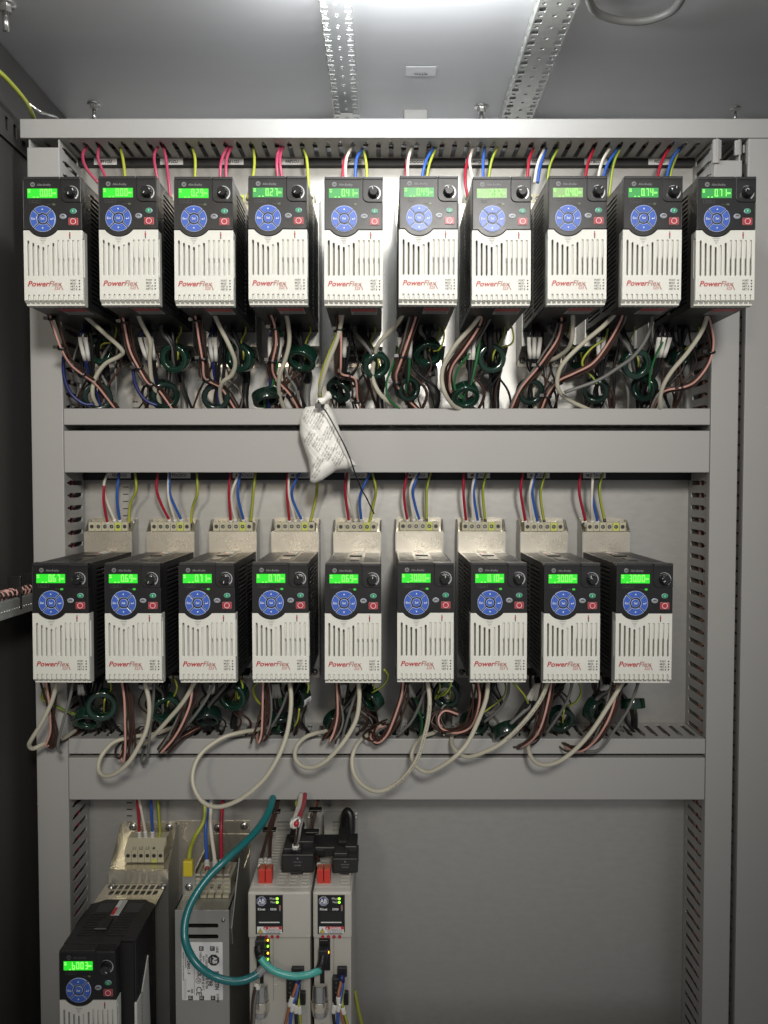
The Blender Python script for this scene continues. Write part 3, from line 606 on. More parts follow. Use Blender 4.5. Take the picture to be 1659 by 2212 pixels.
TOPW = {
 0: [('magenta', cv1, [(385, 622), (358, 668), (372, 725), (424, 790)], 'left crimson'), ('magenta', cv1, [(430, 622), (424, 685), (458, 770)], 'right crimson'), ('yg', cv1, [(520, 640), (533, 700), (542, 780)], 'yellow-green')],
 1: [('magenta', cv1, [(696, 615), (668, 665), (670, 720), (684, 790)], 'left crimson'), ('magenta', cv1, [(700, 615), (716, 680), (728, 780), (736, 860)], 'right crimson'), ('yg', cv1, [(830, 640), (843, 690), (842, 780)], 'yellow-green')],
 2: [('magenta', cv1, [(1015, 600), (972, 655), (953, 715), (952, 790)], 'left crimson'), ('magenta', cv1, [(1020, 602), (986, 665), (976, 720), (978, 790)], 'right crimson'), ('yg', cv1, [(1094, 635), (1099, 700), (1092, 770), (1070, 860)], 'yellow-green')],
 3: [('magenta', cv1, [(1232, 600), (1204, 650), (1196, 705), (1200, 780)], 'left crimson'), ('magenta', cv1, [(1238, 602), (1214, 660), (1210, 710), (1220, 780)], 'right crimson'), ('yg', cv1, [(1308, 640), (1325, 690), (1332, 790), (1334, 840)], 'yellow-green')],
 4: [('redw', cv1, [(1512, 650), (1486, 700), (1480, 790)], 'red'), ('whitew', cv1, [(1526, 625), (1496, 690), (1494, 790)], 'white'), ('bluew', cv1, [(1566, 645), (1540, 690), (1534, 790)], 'blue'), ('yg', cv1, [(1570, 650), (1582, 705), (1586, 790)], 'yellow-green')],
 5: [('redw', cv2, [(112, 660), (98, 710), (96, 790)], 'red'), ('whitew', cv2, [(124, 625), (105, 690), (101, 790)], 'white'), ('bluew', cv2, [(222, 630), (182, 695), (160, 790)], 'blue'), ('yg', cv2, [(224, 640), (196, 710), (182, 790)], 'yellow-green')],
 6: [('redw', cv2, [(374, 660), (354, 725), (352, 790), (362, 850)], 'red'), ('whitew', cv2, [(390, 620), (371, 690), (378, 750), (392, 800)], 'white'), ('bluew', cv2, [(435, 630), (429, 700), (427, 790)], 'blue'), ('yg', cv2, [(492, 630), (463, 700), (450, 790)], 'yellow-green')],
 7: [('redw', cv2, [(645, 640), (626, 700), (619, 790)], 'red'), ('whitew', cv2, [(694, 640), (664, 710), (650, 790)], 'white'), ('bluew', cv2, [(700, 642), (676, 715), (664, 790)], 'blue'), ('yg', cv2, [(752, 640), (718, 710), (704, 790)], 'yellow-green')],
 8: [('redw', cv2, [(908, 640), (880, 710), (868, 790)], 'red'), ('whitew', cv2, [(982, 630), (942, 700), (922, 790)], 'white'), ('bluew', cv2, [(1012, 640), (966, 710), (942, 790)], 'blue'), ('yg', cv2, [(1018, 644), (990, 715), (972, 850)], 'yellow-green')],
 9: [('redw', cv2, [(1235, 635), (1198, 705), (1176, 790)], 'red'), ('bluew', cv2, [(1280, 635), (1240, 700), (1216, 790)], 'blue'), ('yg', cv2, [(1268, 660), (1244, 725), (1232, 790)], 'yellow-green')]}
for i, lst in TOPW.items():
    for c, cv, pts, nm in lst:
        wire(c, pathd(cv, pts, [.045, .055, .07, .07]), .0021, 'supply_wire', '%s supply wire entering the top of the %s upper-row drive' % (nm, ORD[i]), group='supply wires above the upper row')
def sleeved(c, P, r, label, group, end=None):
    t = thing('supply_wire', label, 'wire', tuple(P[-1]), group)
    o = P[-1]; Q = [p-o for p in P]
    cols = ['yg', 'yg', 'gw', 'yg', 'yg', 'yg', 'gw', 'yg'] if c == 'yg' else None
    MB().tube(Q, r, c, 8, cols, twist=.04 if cols else 0).build('wire', t)
    if c != 'yg':
        def back(L):          # point L metres before the end of the wire
            for j in range(len(Q)-1, 0, -1):
                e = (Q[j]-Q[j-1]).length
                if e >= L: return Q[j]+(Q[j-1]-Q[j])*(L/max(e, 1e-9))
                L -= e
            return Q[0]
        n = len(Q); sl = [back(.0035+.0012*k) for k in range(10)]; b = MB().tube(sl, r*1.4, 'sleeve', 10)
        for k in (1, 3, 4, 6, 7): b.tube([sl[k], sl[k]+(sl[k+1]-sl[k])*.4], r*1.45, 'label2', 10)
        b.build('marker_sleeve', t); MB().tube([back(.0036), back(.002), Q[-1]], r*1.2, 'ferr', 8).build('ferrule', t)
    else: MB().tube(Q[-3:], r*1.1, 'blackw', 8).build('ferrule', t)
ROW2W = {
 0: (cG, [(578, 140), (577, 230), (597, 345), (603, 368)], [(604, 60), (578, 130), (592, 220), (636, 330), (645, 368)], [(662, 60), (650, 200), (664, 320), (678, 368)], [(748, 60), (756, 160), (722, 250), (716, 375)]),
 1: (cG, [(878, 60), (870, 160), (900, 250), (938, 325), (946, 368)], [(938, 60), (936, 200), (968, 315), (984, 368)], [(943, 60), (941, 170), (970, 250), (1003, 320), (1018, 368)], [(1092, 60), (1096, 180), (1070, 260), (1058, 375)]),
 2: (cG, [(1280, 60), (1272, 180), (1281, 325), (1283, 368)], [(1328, 70), (1290, 170), (1290, 250), (1306, 325), (1310, 368)], [(1334, 60), (1321, 180), (1335, 260), (1352, 325), (1358, 368)], [(1418, 60), (1405, 200), (1390, 375)]),
 3: (cH, [(206, 75), (202, 220), (216, 385), (222, 428)], [(212, 70), (214, 220), (252, 380), (262, 428)], [(285, 75), (235, 180), (241, 260), (293, 380), (303, 428)], [(392, 75), (396, 160), (384, 260), (343, 435)]),
 4: (cH, [(590, 70), (578, 200), (600, 380), (604, 428)], [(604, 70), (600, 200), (620, 280), (645, 385), (648, 428)], [(745, 70), (690, 180), (672, 260), (682, 375), (688, 428)], [(750, 70), (776, 180), (762, 280), (730, 435)]),
 5: (cH, [(982, 70), (960, 200), (966, 300), (980, 380), (984, 428)], [(1044, 70), (1000, 180), (1005, 270), (1022, 380), (1026, 428)], [(1058, 70), (1018, 190), (1031, 290), (1058, 380), (1064, 428)], [(1132, 70), (1105, 200), (1106, 435)]),
 6: (cH, [(1346, 70), (1345, 220), (1360, 380), (1364, 428)], [(1424, 70), (1400, 200), (1406, 380), (1406, 428)], [(1434, 70), (1410, 200), (1436, 380), (1446, 428)], [(1494, 70), (1470, 200), (1490, 435)]),
 7: (cI, [(196, 60), (180, 180), (205, 350), (208, 400)], [(262, 60), (232, 200), (242, 350), (246, 400)], [(274, 60), (248, 180), (278, 355), (288, 400)], [(330, 60), (298, 200), (326, 402)]),
 8: (cI, [(540, 60), (530, 190), (564, 350), (568, 400)], [(612, 60), (603, 250), (606, 350), (608, 400)], [(614, 60), (606, 190), (636, 350), (644, 400)], [(676, 60), (650, 180), (690, 402)])}
for i, (cv, *ws) in ROW2W.items():
    for c, nm, pts in zip(('redw', 'whitew', 'bluew', 'yg'), ('red', 'white', 'blue', 'yellow-green'), ws):
        sleeved(c, pathd(cv, pts, [.05, .045, .03, .020]), .0020, '%s supply wire entering the terminal block above the %s lower-row drive' % (nm, ORD[i]), 'supply wires above the lower row')
# beige cables under the drives
BE = [
 (0, 0, cA, [(355, 70), (440, 165), (560, 275), (680, 388), (660, 430), (570, 480), (505, 575), (490, 680), (530, 770)], [.17, .15, .13, .11, .10, .09, .08, .07, .05]),
 (0, 1, cA, [(752, 65), (800, 200), (862, 330), (860, 450), (872, 580), (905, 680), (940, 775)], [.17, .13, .09, .05]),
 (0, 2, cA, [(1238, 65), (1310, 230), (1380, 370), (1413, 470), (1390, 550), (1330, 600), (1315, 680), (1340, 785)], [.17, .14, .11, .09, .05]),
 (0, 3, cB, [(172, 75), (205, 200), (216, 330), (190, 450), (152, 560), (152, 680), (190, 790)], [.17, .13, .10, .05]),
 (0, 4, cB, [(572, 80), (532, 300), (462, 480), (422, 620), (414, 700), (440, 790)], [.17, .15, .13, .11, .05]),
 (0, 5, cB, [(990, 80), (920, 210), (800, 340), (768, 440), (757, 570), (810, 680), (900, 750), (970, 790)], [.17, .13, .10, .09, .05]),
 (0, 6, cB, [(1500, 70), (1420, 210), (1290, 360), (1220, 480), (1204, 580), (1230, 680), (1290, 755), (1390, 790)], [.17, .14, .12, .11, .06]),
 (0, 7, cC, [(490, 60), (490, 250), (466, 345), (400, 400), (320, 440), (280, 540), (250, 640), (280, 740)], [.17, .13, .09, .07, .05]),
 (0, 8, cC, [(805, 70), (690, 200), (560, 310), (440, 430), (400, 520), (408, 600), (470, 660), (610, 725)], [.17, .14, .12, .10, .06]),
 (0, 9, cC, [(1315, 65), (1270, 230), (1180, 370), (1080, 490), (1025, 590), (1012, 690), (1030, 740)], [.17, .14, .12, .10, .06]),
 (1, 0, cD, [(258, 90), (230, 220), (160, 370), (95, 475), (78, 515), (105, 537), (180, 505), (300, 470), (380, 420)], [.16, .15, .14, .13, .11, .06]),
 (1, 1, cD, [(825, 90), (857, 250), (842, 400), (790, 520), (720, 630), (640, 698), (570, 716), (530, 680), (535, 610), (580, 540), (640, 490), (760, 460), (900, 440), (1010, 400)], [.16, .16, .16, .14, .12, .10, .06]),
 (1, 2, cD, [(1160, 90), (1080, 230), (980, 350), (880, 460), (840, 500), (780, 500)], [.16, .14, .12, .10]),
 (1, 3, lin(0, 0, 1), [(624, 1462), (629, 1505), (626, 1551), (616, 1598), (596, 1645), (566, 1688), (520, 1726), (472, 1743), (437, 1731), (417, 1694), (420, 1655), (440, 1622), (480, 1594), (520, 1582), (560, 1575), (600, 1562)], [.16, .17, .18, .17, .15, .13, .11, .06]),
 (1, 4, cE, [(660, 80), (670, 200), (655, 330), (610, 430), (540, 530), (450, 620), (370, 660), (300, 650), (255, 600), (260, 530), (310, 470), (380, 440), (450, 425), (520, 390)], [.16, .16, .16, .14, .12, .10, .06]),
 (1, 5, cE, [(1108, 80), (1125, 220), (1115, 350), (1090, 460), (1050, 590), (980, 700), (890, 780), (790, 815), (700, 780), (640, 710), (622, 620), (640, 540), (680, 480), (740, 440), (810, 390)], [.16, .17, .17, .15, .12, .10, .06]),
 (1, 6, cE, [(1507, 80), (1490, 220), (1430, 380), (1370, 500), (1290, 590), (1190, 660), (1110, 690), (1040, 655), (1010, 590), (1030, 520), (1080, 460), (1150, 435), (1200, 390)], [.16, .16, .16, .14, .12, .10, .06]),
 (1, 7, lin(0, 0, 1), [(1187, 1466), (1165, 1516), (1125, 1567), (1082, 1606), (1040, 1627), (1008, 1635), (985, 1622), (975, 1600), (985, 1570)], [.16, .16, .15, .13, .11, .06]),
 (1, 8, cF, [(795, 245), (700, 400), (600, 550), (500, 660), (400, 730), (310, 747), (250, 712), (225, 650), (232, 600), (250, 540)], [.16, .16, .15, .13, .10, .06])]
for row, i, cv, pts, ds in BE:
    P = pathd(cv, pts, ds)
    t = thing('shielded_cable', 'thick beige cable curving down from the %s %s-row drive' % (ORD[i], 'upper' if row == 0 else 'lower'), 'cable', tuple(P[0]), 'thick beige cables under the drives')
    Q = [p-P[0] for p in P]; b = MB().tube(Q, .0029, 'cable', 12); b.build('sheath', t)
    if (row, i) in ((1, 1), (1, 5), (1, 7)):   # printing along the sheath as small dashes
        pr = MB(); n = len(Q); a0, a1 = {1: (62, 92), 5: (10, 50), 7: (4, 22)}[i]
        for k in range(a0, min(a1, n-1)):
            a, c2 = Q[k], Q[k+1]; tt = c2-a; off = Vector((0, -.0030, 0)); nn = tt.cross(Vector((0, 1, 0))).normalized()
            for f in (.0, .3, .6):
                q0 = a+tt*f+off; q1 = a+tt*(f+.2)+off
                if random.random() < .85: pr.add([q0-nn*.0005, q1-nn*.0005, q1+nn*.0005, q0+nn*.0005], [(0, 1, 2, 3)], 'dark')
        pr.build('printing', t)
# bundles of salmon + brown control wires
BU = [
 (0, 0, cA, [(195, 65), (240, 220), (290, 370), (350, 480), (430, 550), (520, 620), (640, 775)], [.17, .14, .10, .05], 4, (175, 375, 545)),
 (0, 1, cA, [(680, 70), (700, 200), (735, 380), (790, 500), (850, 600), (920, 650), (1010, 775)], [.16, .12, .09, .05], 6, (200, 500, 610)),
 (0, 2, cA, [(1125, 65), (1168, 190), (1190, 330), (1212, 470), (1225, 575), (1330, 640), (1425, 785)], [.17, .14, .10, .05], 5, (195, 445, 570)),
 (0, 3, cB, [(60, 75), (118, 220), (128, 350), (105, 480), (125, 570), (220, 680), (280, 790)], [.17, .13, .09, .05], 5, (240, 450, 680)),
 (0, 4, cB, [(535, 80), (548, 300), (545, 480), (550, 545), (640, 580), (655, 700), (680, 790)], [.17, .13, .10, .05], 5, (240, 560, 710)),
 (0, 5, cB, [(1045, 80), (1030, 180), (970, 370), (925, 500), (908, 570), (935, 660), (1060, 790)], [.17, .13, .10, .05], 7, (150, 430, 590)),
 (0, 6, cB, [(1470, 75), (1440, 230), (1340, 390), (1270, 490), (1250, 580), (1270, 680), (1430, 790)], [.16, .13, .10, .05], 8, (230,)),
 (0, 7, cC, [(370, 70), (420, 170), (400, 290), (330, 400), (270, 480), (180, 590), (130, 700), (120, 740)], [.16, .12, .09, .05], 6, (185, 450)),
 (0, 8, cC, [(800, 80), (770, 190), (700, 320), (610, 440), (500, 500), (400, 550), (340, 630), (300, 730)], [.17, .13, .10, .06], 6, (540, 625)),
 (0, 9, cC, [(1262, 65), (1308, 220), (1320, 340), (1290, 450), (1220, 545), (1150, 583), (1040, 605), (990, 660), (960, 735)], [.16, .13, .11, .09, .05], 3, (375, 583)),
 (1, 0, cD, [(190, 90), (205, 220), (212, 330), (215, 430), (190, 520), (240, 490), (320, 450), (400, 410)], [.15, .13, .11, .05], 5, ()),
 (1, 1, cD, [(690, 90), (710, 220), (715, 400), (712, 540), (695, 620), (680, 560), (720, 490), (800, 430)], [.15, .14, .12, .05], 6, ()),
 (1, 2, cD, [(1140, 90), (1120, 230), (1070, 360), (1010, 470), (935, 560), (990, 500), (1100, 440), (1200, 400)], [.15, .14, .12, .05], 6, ()),
 (1, 3, cE, [(55, 80), (52, 200), (45, 330), (35, 440), (15, 495), (10, 440), (60, 400)], [.15, .13, .12, .05], 6, ()),
 (1, 4, cE, [(515, 80), (522, 200), (525, 330), (505, 430), (478, 490), (500, 440), (560, 395)], [.15, .13, .12, .05], 6, ()),
 (1, 5, cE, [(962, 80), (950, 200), (900, 350), (850, 450), (790, 495), (745, 460), (770, 410), (850, 380)], [.15, .13, .11, .05], 7, ()),
 (1, 6, cE, [(1440, 80), (1455, 200), (1430, 320), (1380, 400), (1290, 430), (1200, 400), (1180, 330), (1220, 285), (1300, 310)], [.15, .12, .09, .08], 7, ()),
 (1, 7, cF, [(355, 245), (330, 370), (290, 520), (240, 600), (170, 640), (130, 610)], [.15, .14, .11, .05], 7, ()),
 (1, 8, cF, [(750, 245), (720, 400), (670, 520), (600, 620), (520, 665), (440, 630), (400, 560)], [.15, .14, .11, .05], 6, ())]
for row, i, cv, pts, ds, nb, ties in BU:
    P = pathd(cv, pts, ds); o = P[0]
    t = thing('wire_bundle', 'bundle of brown wires with one salmon pink, under the %s %s-row drive' % (ORD[i], 'upper' if row == 0 else 'lower'), 'wires', tuple(o), 'brown and salmon wire bundles under the drives')
    for k in range(nb+1):
        a = random.uniform(0, 6.28); rd = .0052 if k else .0010; ph = random.uniform(.02, .06); Q = []
        sp = 1.0 if row == 0 else 1.25
        for j, p in enumerate(P):
            f = sp+.9*math.sin(j*.13+k)*(.9 if row else .4)
            Q.append(p-o+Vector((math.cos(a+ph*j)*rd*f, (-.0035 if k == 0 else abs(math.sin(a+ph*j))*rd), math.sin(a+ph*j)*rd*.5*f)))
        MB().tube(Q, .0015 if k == 0 else .00145, 'pink' if k == 0 else ('greyw' if k == nb and nb > 5 else 'brown'), 7).build('wire', t)
    for ty in ties:
        yy = cv((0, ty))[1]; zt = min(range(len(P)-1), key=lambda j: abs(P[j].z-W(0, yy, -P[j].y).z))
        c = P[zt]-o; tt = (P[zt+1]-P[zt]).normalized()
        b = MB().tube([c-tt*.0012, c+tt*.0012], .0062, 'tie', 12); b.box(c.x-.011, c.x-.005, c.y-.002, c.y+.002, c.z-.002, c.z+.002, 'tie'); b.build('cable_tie', t)
# ferrite rings
def ring(px, py, rpx, d, rot, i, row, lab=False, dk=False):
    s = rpx*(1.2-d)/F; p = W(px, py, d)
    t = thing('ferrite_ring', 'x', 'ferrite ring', tuple(p), 'green ferrite rings under the drives')
    h = s*.42; ri = s*.60; c = s*.10
    prof = [(ri+c, -h), (s-c, -h), (s-c*.3, -h+c*.3), (s, -h+c), (s, h-c), (s-c*.3, h-c*.3), (s-c, h), (ri+c, h), (ri+c*.3, h-c*.3), (ri, h-c), (ri, -h+c), (ri+c*.3, -h+c*.3)]
    o = MB().lathe(prof, 'tord' if dk else 'tor', None, 40, True, True).build('core', t); Rm = Matrix.Rotation(PI/2, 4, 'X')
    E = Matrix.Rotation(rot[1], 4, 'Z') @ Matrix.Rotation(rot[0], 4, 'X') @ Rm
    o.matrix_local = E
    if lab:
        b = MB(); n = 7; vs = []; a0, a1 = -1.0, -.15
        for q in range(n+1):
            a = a0+(a1-a0)*q/n
            for z in (-h*.8, h*.8): vs.append(((s+.0003)*math.cos(a), (s+.0003)*math.sin(a), z))
        b.add(vs, [(2*q, 2*q+2, 2*q+3, 2*q+1) for q in range(n)], 'sticker')
        for q in range(16):
            a = a0+.08+(a1-a0-.16)*q/16; w_ = random.choice((.008, .014, .02)); vs = [((s+.0005)*math.cos(x), (s+.0005)*math.sin(x), z) for x in (a, a+w_) for z in (-h*.5, h*.35)]
            b.add(vs, [(0, 2, 3, 1)], 'dark')
        l = b.build('barcode_label', t); l.matrix_local = E
    t['label'] = '%s green ferrite ring %s' % ('dark' if dk else 'glossy', i)
    return t
U = lambda n: 'below the %s upper-row drive' % ORD[n]
V = lambda n: 'below the %s lower-row drive' % ORD[n]
HI, LO = ', higher of its two rings', ', lower of its two rings'
RG = [(213.5, 755, 31, .075, (.25, .75), U(0)+HI, 0, 0, 0), (378.6, 773, 31, .085, (.3, -.15), U(1)+HI, 0, 0, 0), (520, 773, 31, .08, (.15, -.35), U(2)+HI, 0, 0, 0),
 (653, 773, 32, .085, (.9, -.35), U(3)+HI, 0, 1, 0), (811, 787, 30, .10, (.55, .35), U(4)+HI, 0, 0, 0), (923, 760, 32, .075, (.8, .2), U(5)+HI, 0, 0, 0), (1060, 775, 31, .085, (.1, .1), U(6)+HI, 0, 0, 0),
 (1247.7, 771, 26, .06, (.6, .5), U(7)+HI, 0, 0, 1), (1372, 785.6, 32, .09, (.3, .1), U(8)+HI, 0, 0, 0), (1468, 771, 27, .06, (.5, .7), U(9)+HI, 0, 0, 1),
 (210, 857, 32, .06, (.2, .4), U(0)+LO, 0, 0, 1), (354, 853, 32, .06, (.4, .6), U(1)+LO, 0, 0, 1), (467, 857, 30, .065, (.3, .1), U(2)+LO, 0, 0, 1), (575, 858, 30, .07, (1.2, .8), U(3)+LO, 0, 0, 1),
 (735, 840, 29, .075, (.7, -.6), U(4)+LO, 0, 1, 1), (880, 840, 27, .07, (.2, .5), U(5)+LO, 0, 0, 1), (1005, 853, 30, .085, (.75, .1), U(6)+LO, 0, 0, 0), (1145, 845, 29, .07, (.4, .2), U(7)+LO, 0, 0, 1),
 (1287, 843, 28, .07, (.5, -.4), U(8)+LO, 0, 0, 1), (1392, 838, 28, .07, (.3, -.8), U(9)+LO, 0, 0, 1),
 (220, 1522, 34, .09, (.1, .2), V(0)+HI, 1, 0, 0), (190, 1551, 31, .075, (.8, .1), V(0)+LO, 1, 0, 0), (357, 1528, 33, .08, (.3, .45), V(1), 1, 0, 0), (505, 1501, 33, .08, (.2, -.25), V(2)+HI, 1, 0, 0), (447, 1547, 32, .065, (.9, .2), V(2)+LO, 1, 0, 1),
 (643, 1498, 31, .075, (.3, -.75), V(3)+HI, 1, 1, 1), (606, 1562, 30, .065, (.7, .2), V(3)+LO, 1, 0, 1), (803, 1508, 29, .08, (.5, -.9), V(4)+HI, 1, 0, 0), (728, 1560, 30, .065, (.4, .5), V(4)+LO, 1, 0, 1),
 (966, 1498, 31, .075, (.2, -.3), V(5)+HI, 1, 0, 1), (915, 1555, 27, .065, (.3, .9), V(5)+LO, 1, 0, 1), (1024, 1562, 31, .065, (.5, .2), V(6), 1, 0, 1), (1092, 1578, 31, .09, (.9, .5), V(7)+LO, 1, 0, 1), (1211, 1552, 29, .07, (.3, .2), V(7)+HI, 1, 0, 1),
 (1284, 1530, 30, .08, (.3, .8), V(8)+', left of its two rings', 1, 0, 1), (1366, 1520, 27, .08, (1.3, .2), V(8)+', right of its two rings', 1, 0, 0)]
for a in RG: ring(a[0], a[1], a[2], a[3], a[4], a[5], a[6], a[7], a[8])
# motor cables: three black cores per drive through the rings, white sleeves, dark cable down to the duct
def relx(row, i): return DR[row, i].location.x
for row, n in ((0, 10), (1, 9)):
    hi = [r for r in RG if r[6] == row]
    for i in range(n):
        nm = (U(i) if row == 0 else V(i))[6:]; mine = [r for r in hi if (U(i) if row == 0 else V(i)) == r[5].split(',')[0]]
        up = min(mine, key=lambda r: r[1]); lo = max(mine, key=lambda r: r[1])
        px0 = 829.5+relx(row, i)*F/(1.2-.09); y0 = 690 if row == 0 else 1462
        t = thing('motor_cable', 'three black motor cores with white sleeves under the %s' % nm[4:], 'cable', tuple(W(px0, y0, .09)), 'black motor cores under the drives'); o = t.location.copy()
        for k in range(3):
            dx = (k-1)*7+random.uniform(-2, 2); sx = px0+8+dx; g = up if row == 0 else lo
            P = [W(sx, y0, .09), W(sx+random.uniform(-6, 8), y0+(25 if row == 0 else 18), .10), W((sx+g[0]*3)/4, g[1]-g[2]*.9, g[3]+.014), W(g[0]+dx*.6, g[1], g[3]), W(g[0]+dx*.7+6, g[1]+g[2]*1.0, g[3]-.03), W(g[0]+dx*.5+10, g[1]+g[2]*1.6, .04)]
            MB().tube([p-o for p in spline(P, 6)], .0030, 'blackw' if k else ('greyw' if i % 3 else 'blackw'), 7).build('core', t)
        g = lo
        for k in range(3):
            dx = (k-1)*6; sx = px0-22+dx-(10 if i % 2 else 0)
            P = [W(sx, y0, .10), W(sx-2, y0+22, .11), W(sx-4+dx, y0+45, .11), W((sx+g[0])/2, g[1]-g[2]*1.1, g[3]+.015), W(g[0]-dx*.4, g[1], g[3]), W(g[0]-dx+4, g[1]+g[2]*1.25, .05)]
            if row: P = [W(sx, y0, .10), W(sx-1, y0+20, .11), W((sx+g[0])/2+dx, g[1]-g[2]*1.1, g[3]+.012), W(g[0]-dx*.4, g[1], g[3]), W(g[0]-dx, g[1]+g[2]*1.1, .05)]
            S = [p-o for p in spline(P, 6)]; MB().tube(S, .0022, 'navy' if (k == 0 and row == 0 and i < 4) else ('gw' if (k == 2 and i in (3, 5, 6)) else 'blackw'), 7).build('core', t)
            if k < 2+(i % 2): s0 = 11 if row == 0 else 5; MB().tube(S[s0:s0+5], .0029, 'sleeve', 9).build('marker_sleeve', t)
        # yellow-green earth tail and heavier dark cable
        P = [W(px0+30, y0-4, .08), W(px0+40, y0+22, .09), W(px0+30, y0+48, .08), W(up[0]+6, up[1]-10, up[3]+.01), W(up[0]+4, up[1]+20, up[3]-.02)]
        wire('yg', spline(P, 7), .0013, 'earth_wire', 'thin yellow-green earth wire curling into the ring under the %s' % nm[4:], group='thin earth wires under the drives')
        ex = up[0]+(14 if row == 0 else 4); ye = 905 if row == 0 else 1600
        P = [W(up[0], up[1]+6, up[3]-.012), W(ex, up[1]+up[2]*1.1, .04), W(ex+random.uniform(-6, 6), (up[1]+ye)/2+15, .03), W(ex+random.uniform(-8, 8), ye, .03)]
        wire('greyw' if i % 2 else 'blackw', spline(P, 7), .0052, 'motor_lead', 'thick dark motor lead dropping from the ring into the duct, %s' % nm, group='thick dark motor leads', n=10)
# loose dark wires filling the space behind the rings
for row, n in ((0, 10), (1, 9)):
    for i in range(n):
        px0 = 829.5+relx(row, i)*F/(1.2-.07); y0 = 680 if row == 0 else 1455; ye = 900 if row == 0 else 1592; H = ye-y0
        t = thing('control_wires', 'loose dark wires tangled behind the rings under the %s %s-row drive' % (ORD[i], 'upper' if row == 0 else 'lower'), 'wires', tuple(W(px0, y0, .06)), 'loose dark wires behind the rings'); o = t.location.copy()
        for k in range(8 if row == 0 else 6):
            a = px0+random.uniform(-48, 34); e = a+random.uniform(-45, 45); sw = random.uniform(-30, 30)
            P = [W(a, y0, .07), W(a+random.uniform(-8, 8), y0+H*.22, .075), W(a+sw, y0+H*.5, .07), W((a+e)/2-sw*.6, y0+H*.75, .06), W(e, ye, .04)]
            MB().tube([p-o for p in spline(P, 6)], random.choice((.0013, .0016, .0022)), random.choice(('blackw', 'brown', 'blackw', 'brown', 'greyw', 'blackw', 'brown')), 6).build('wire', t)
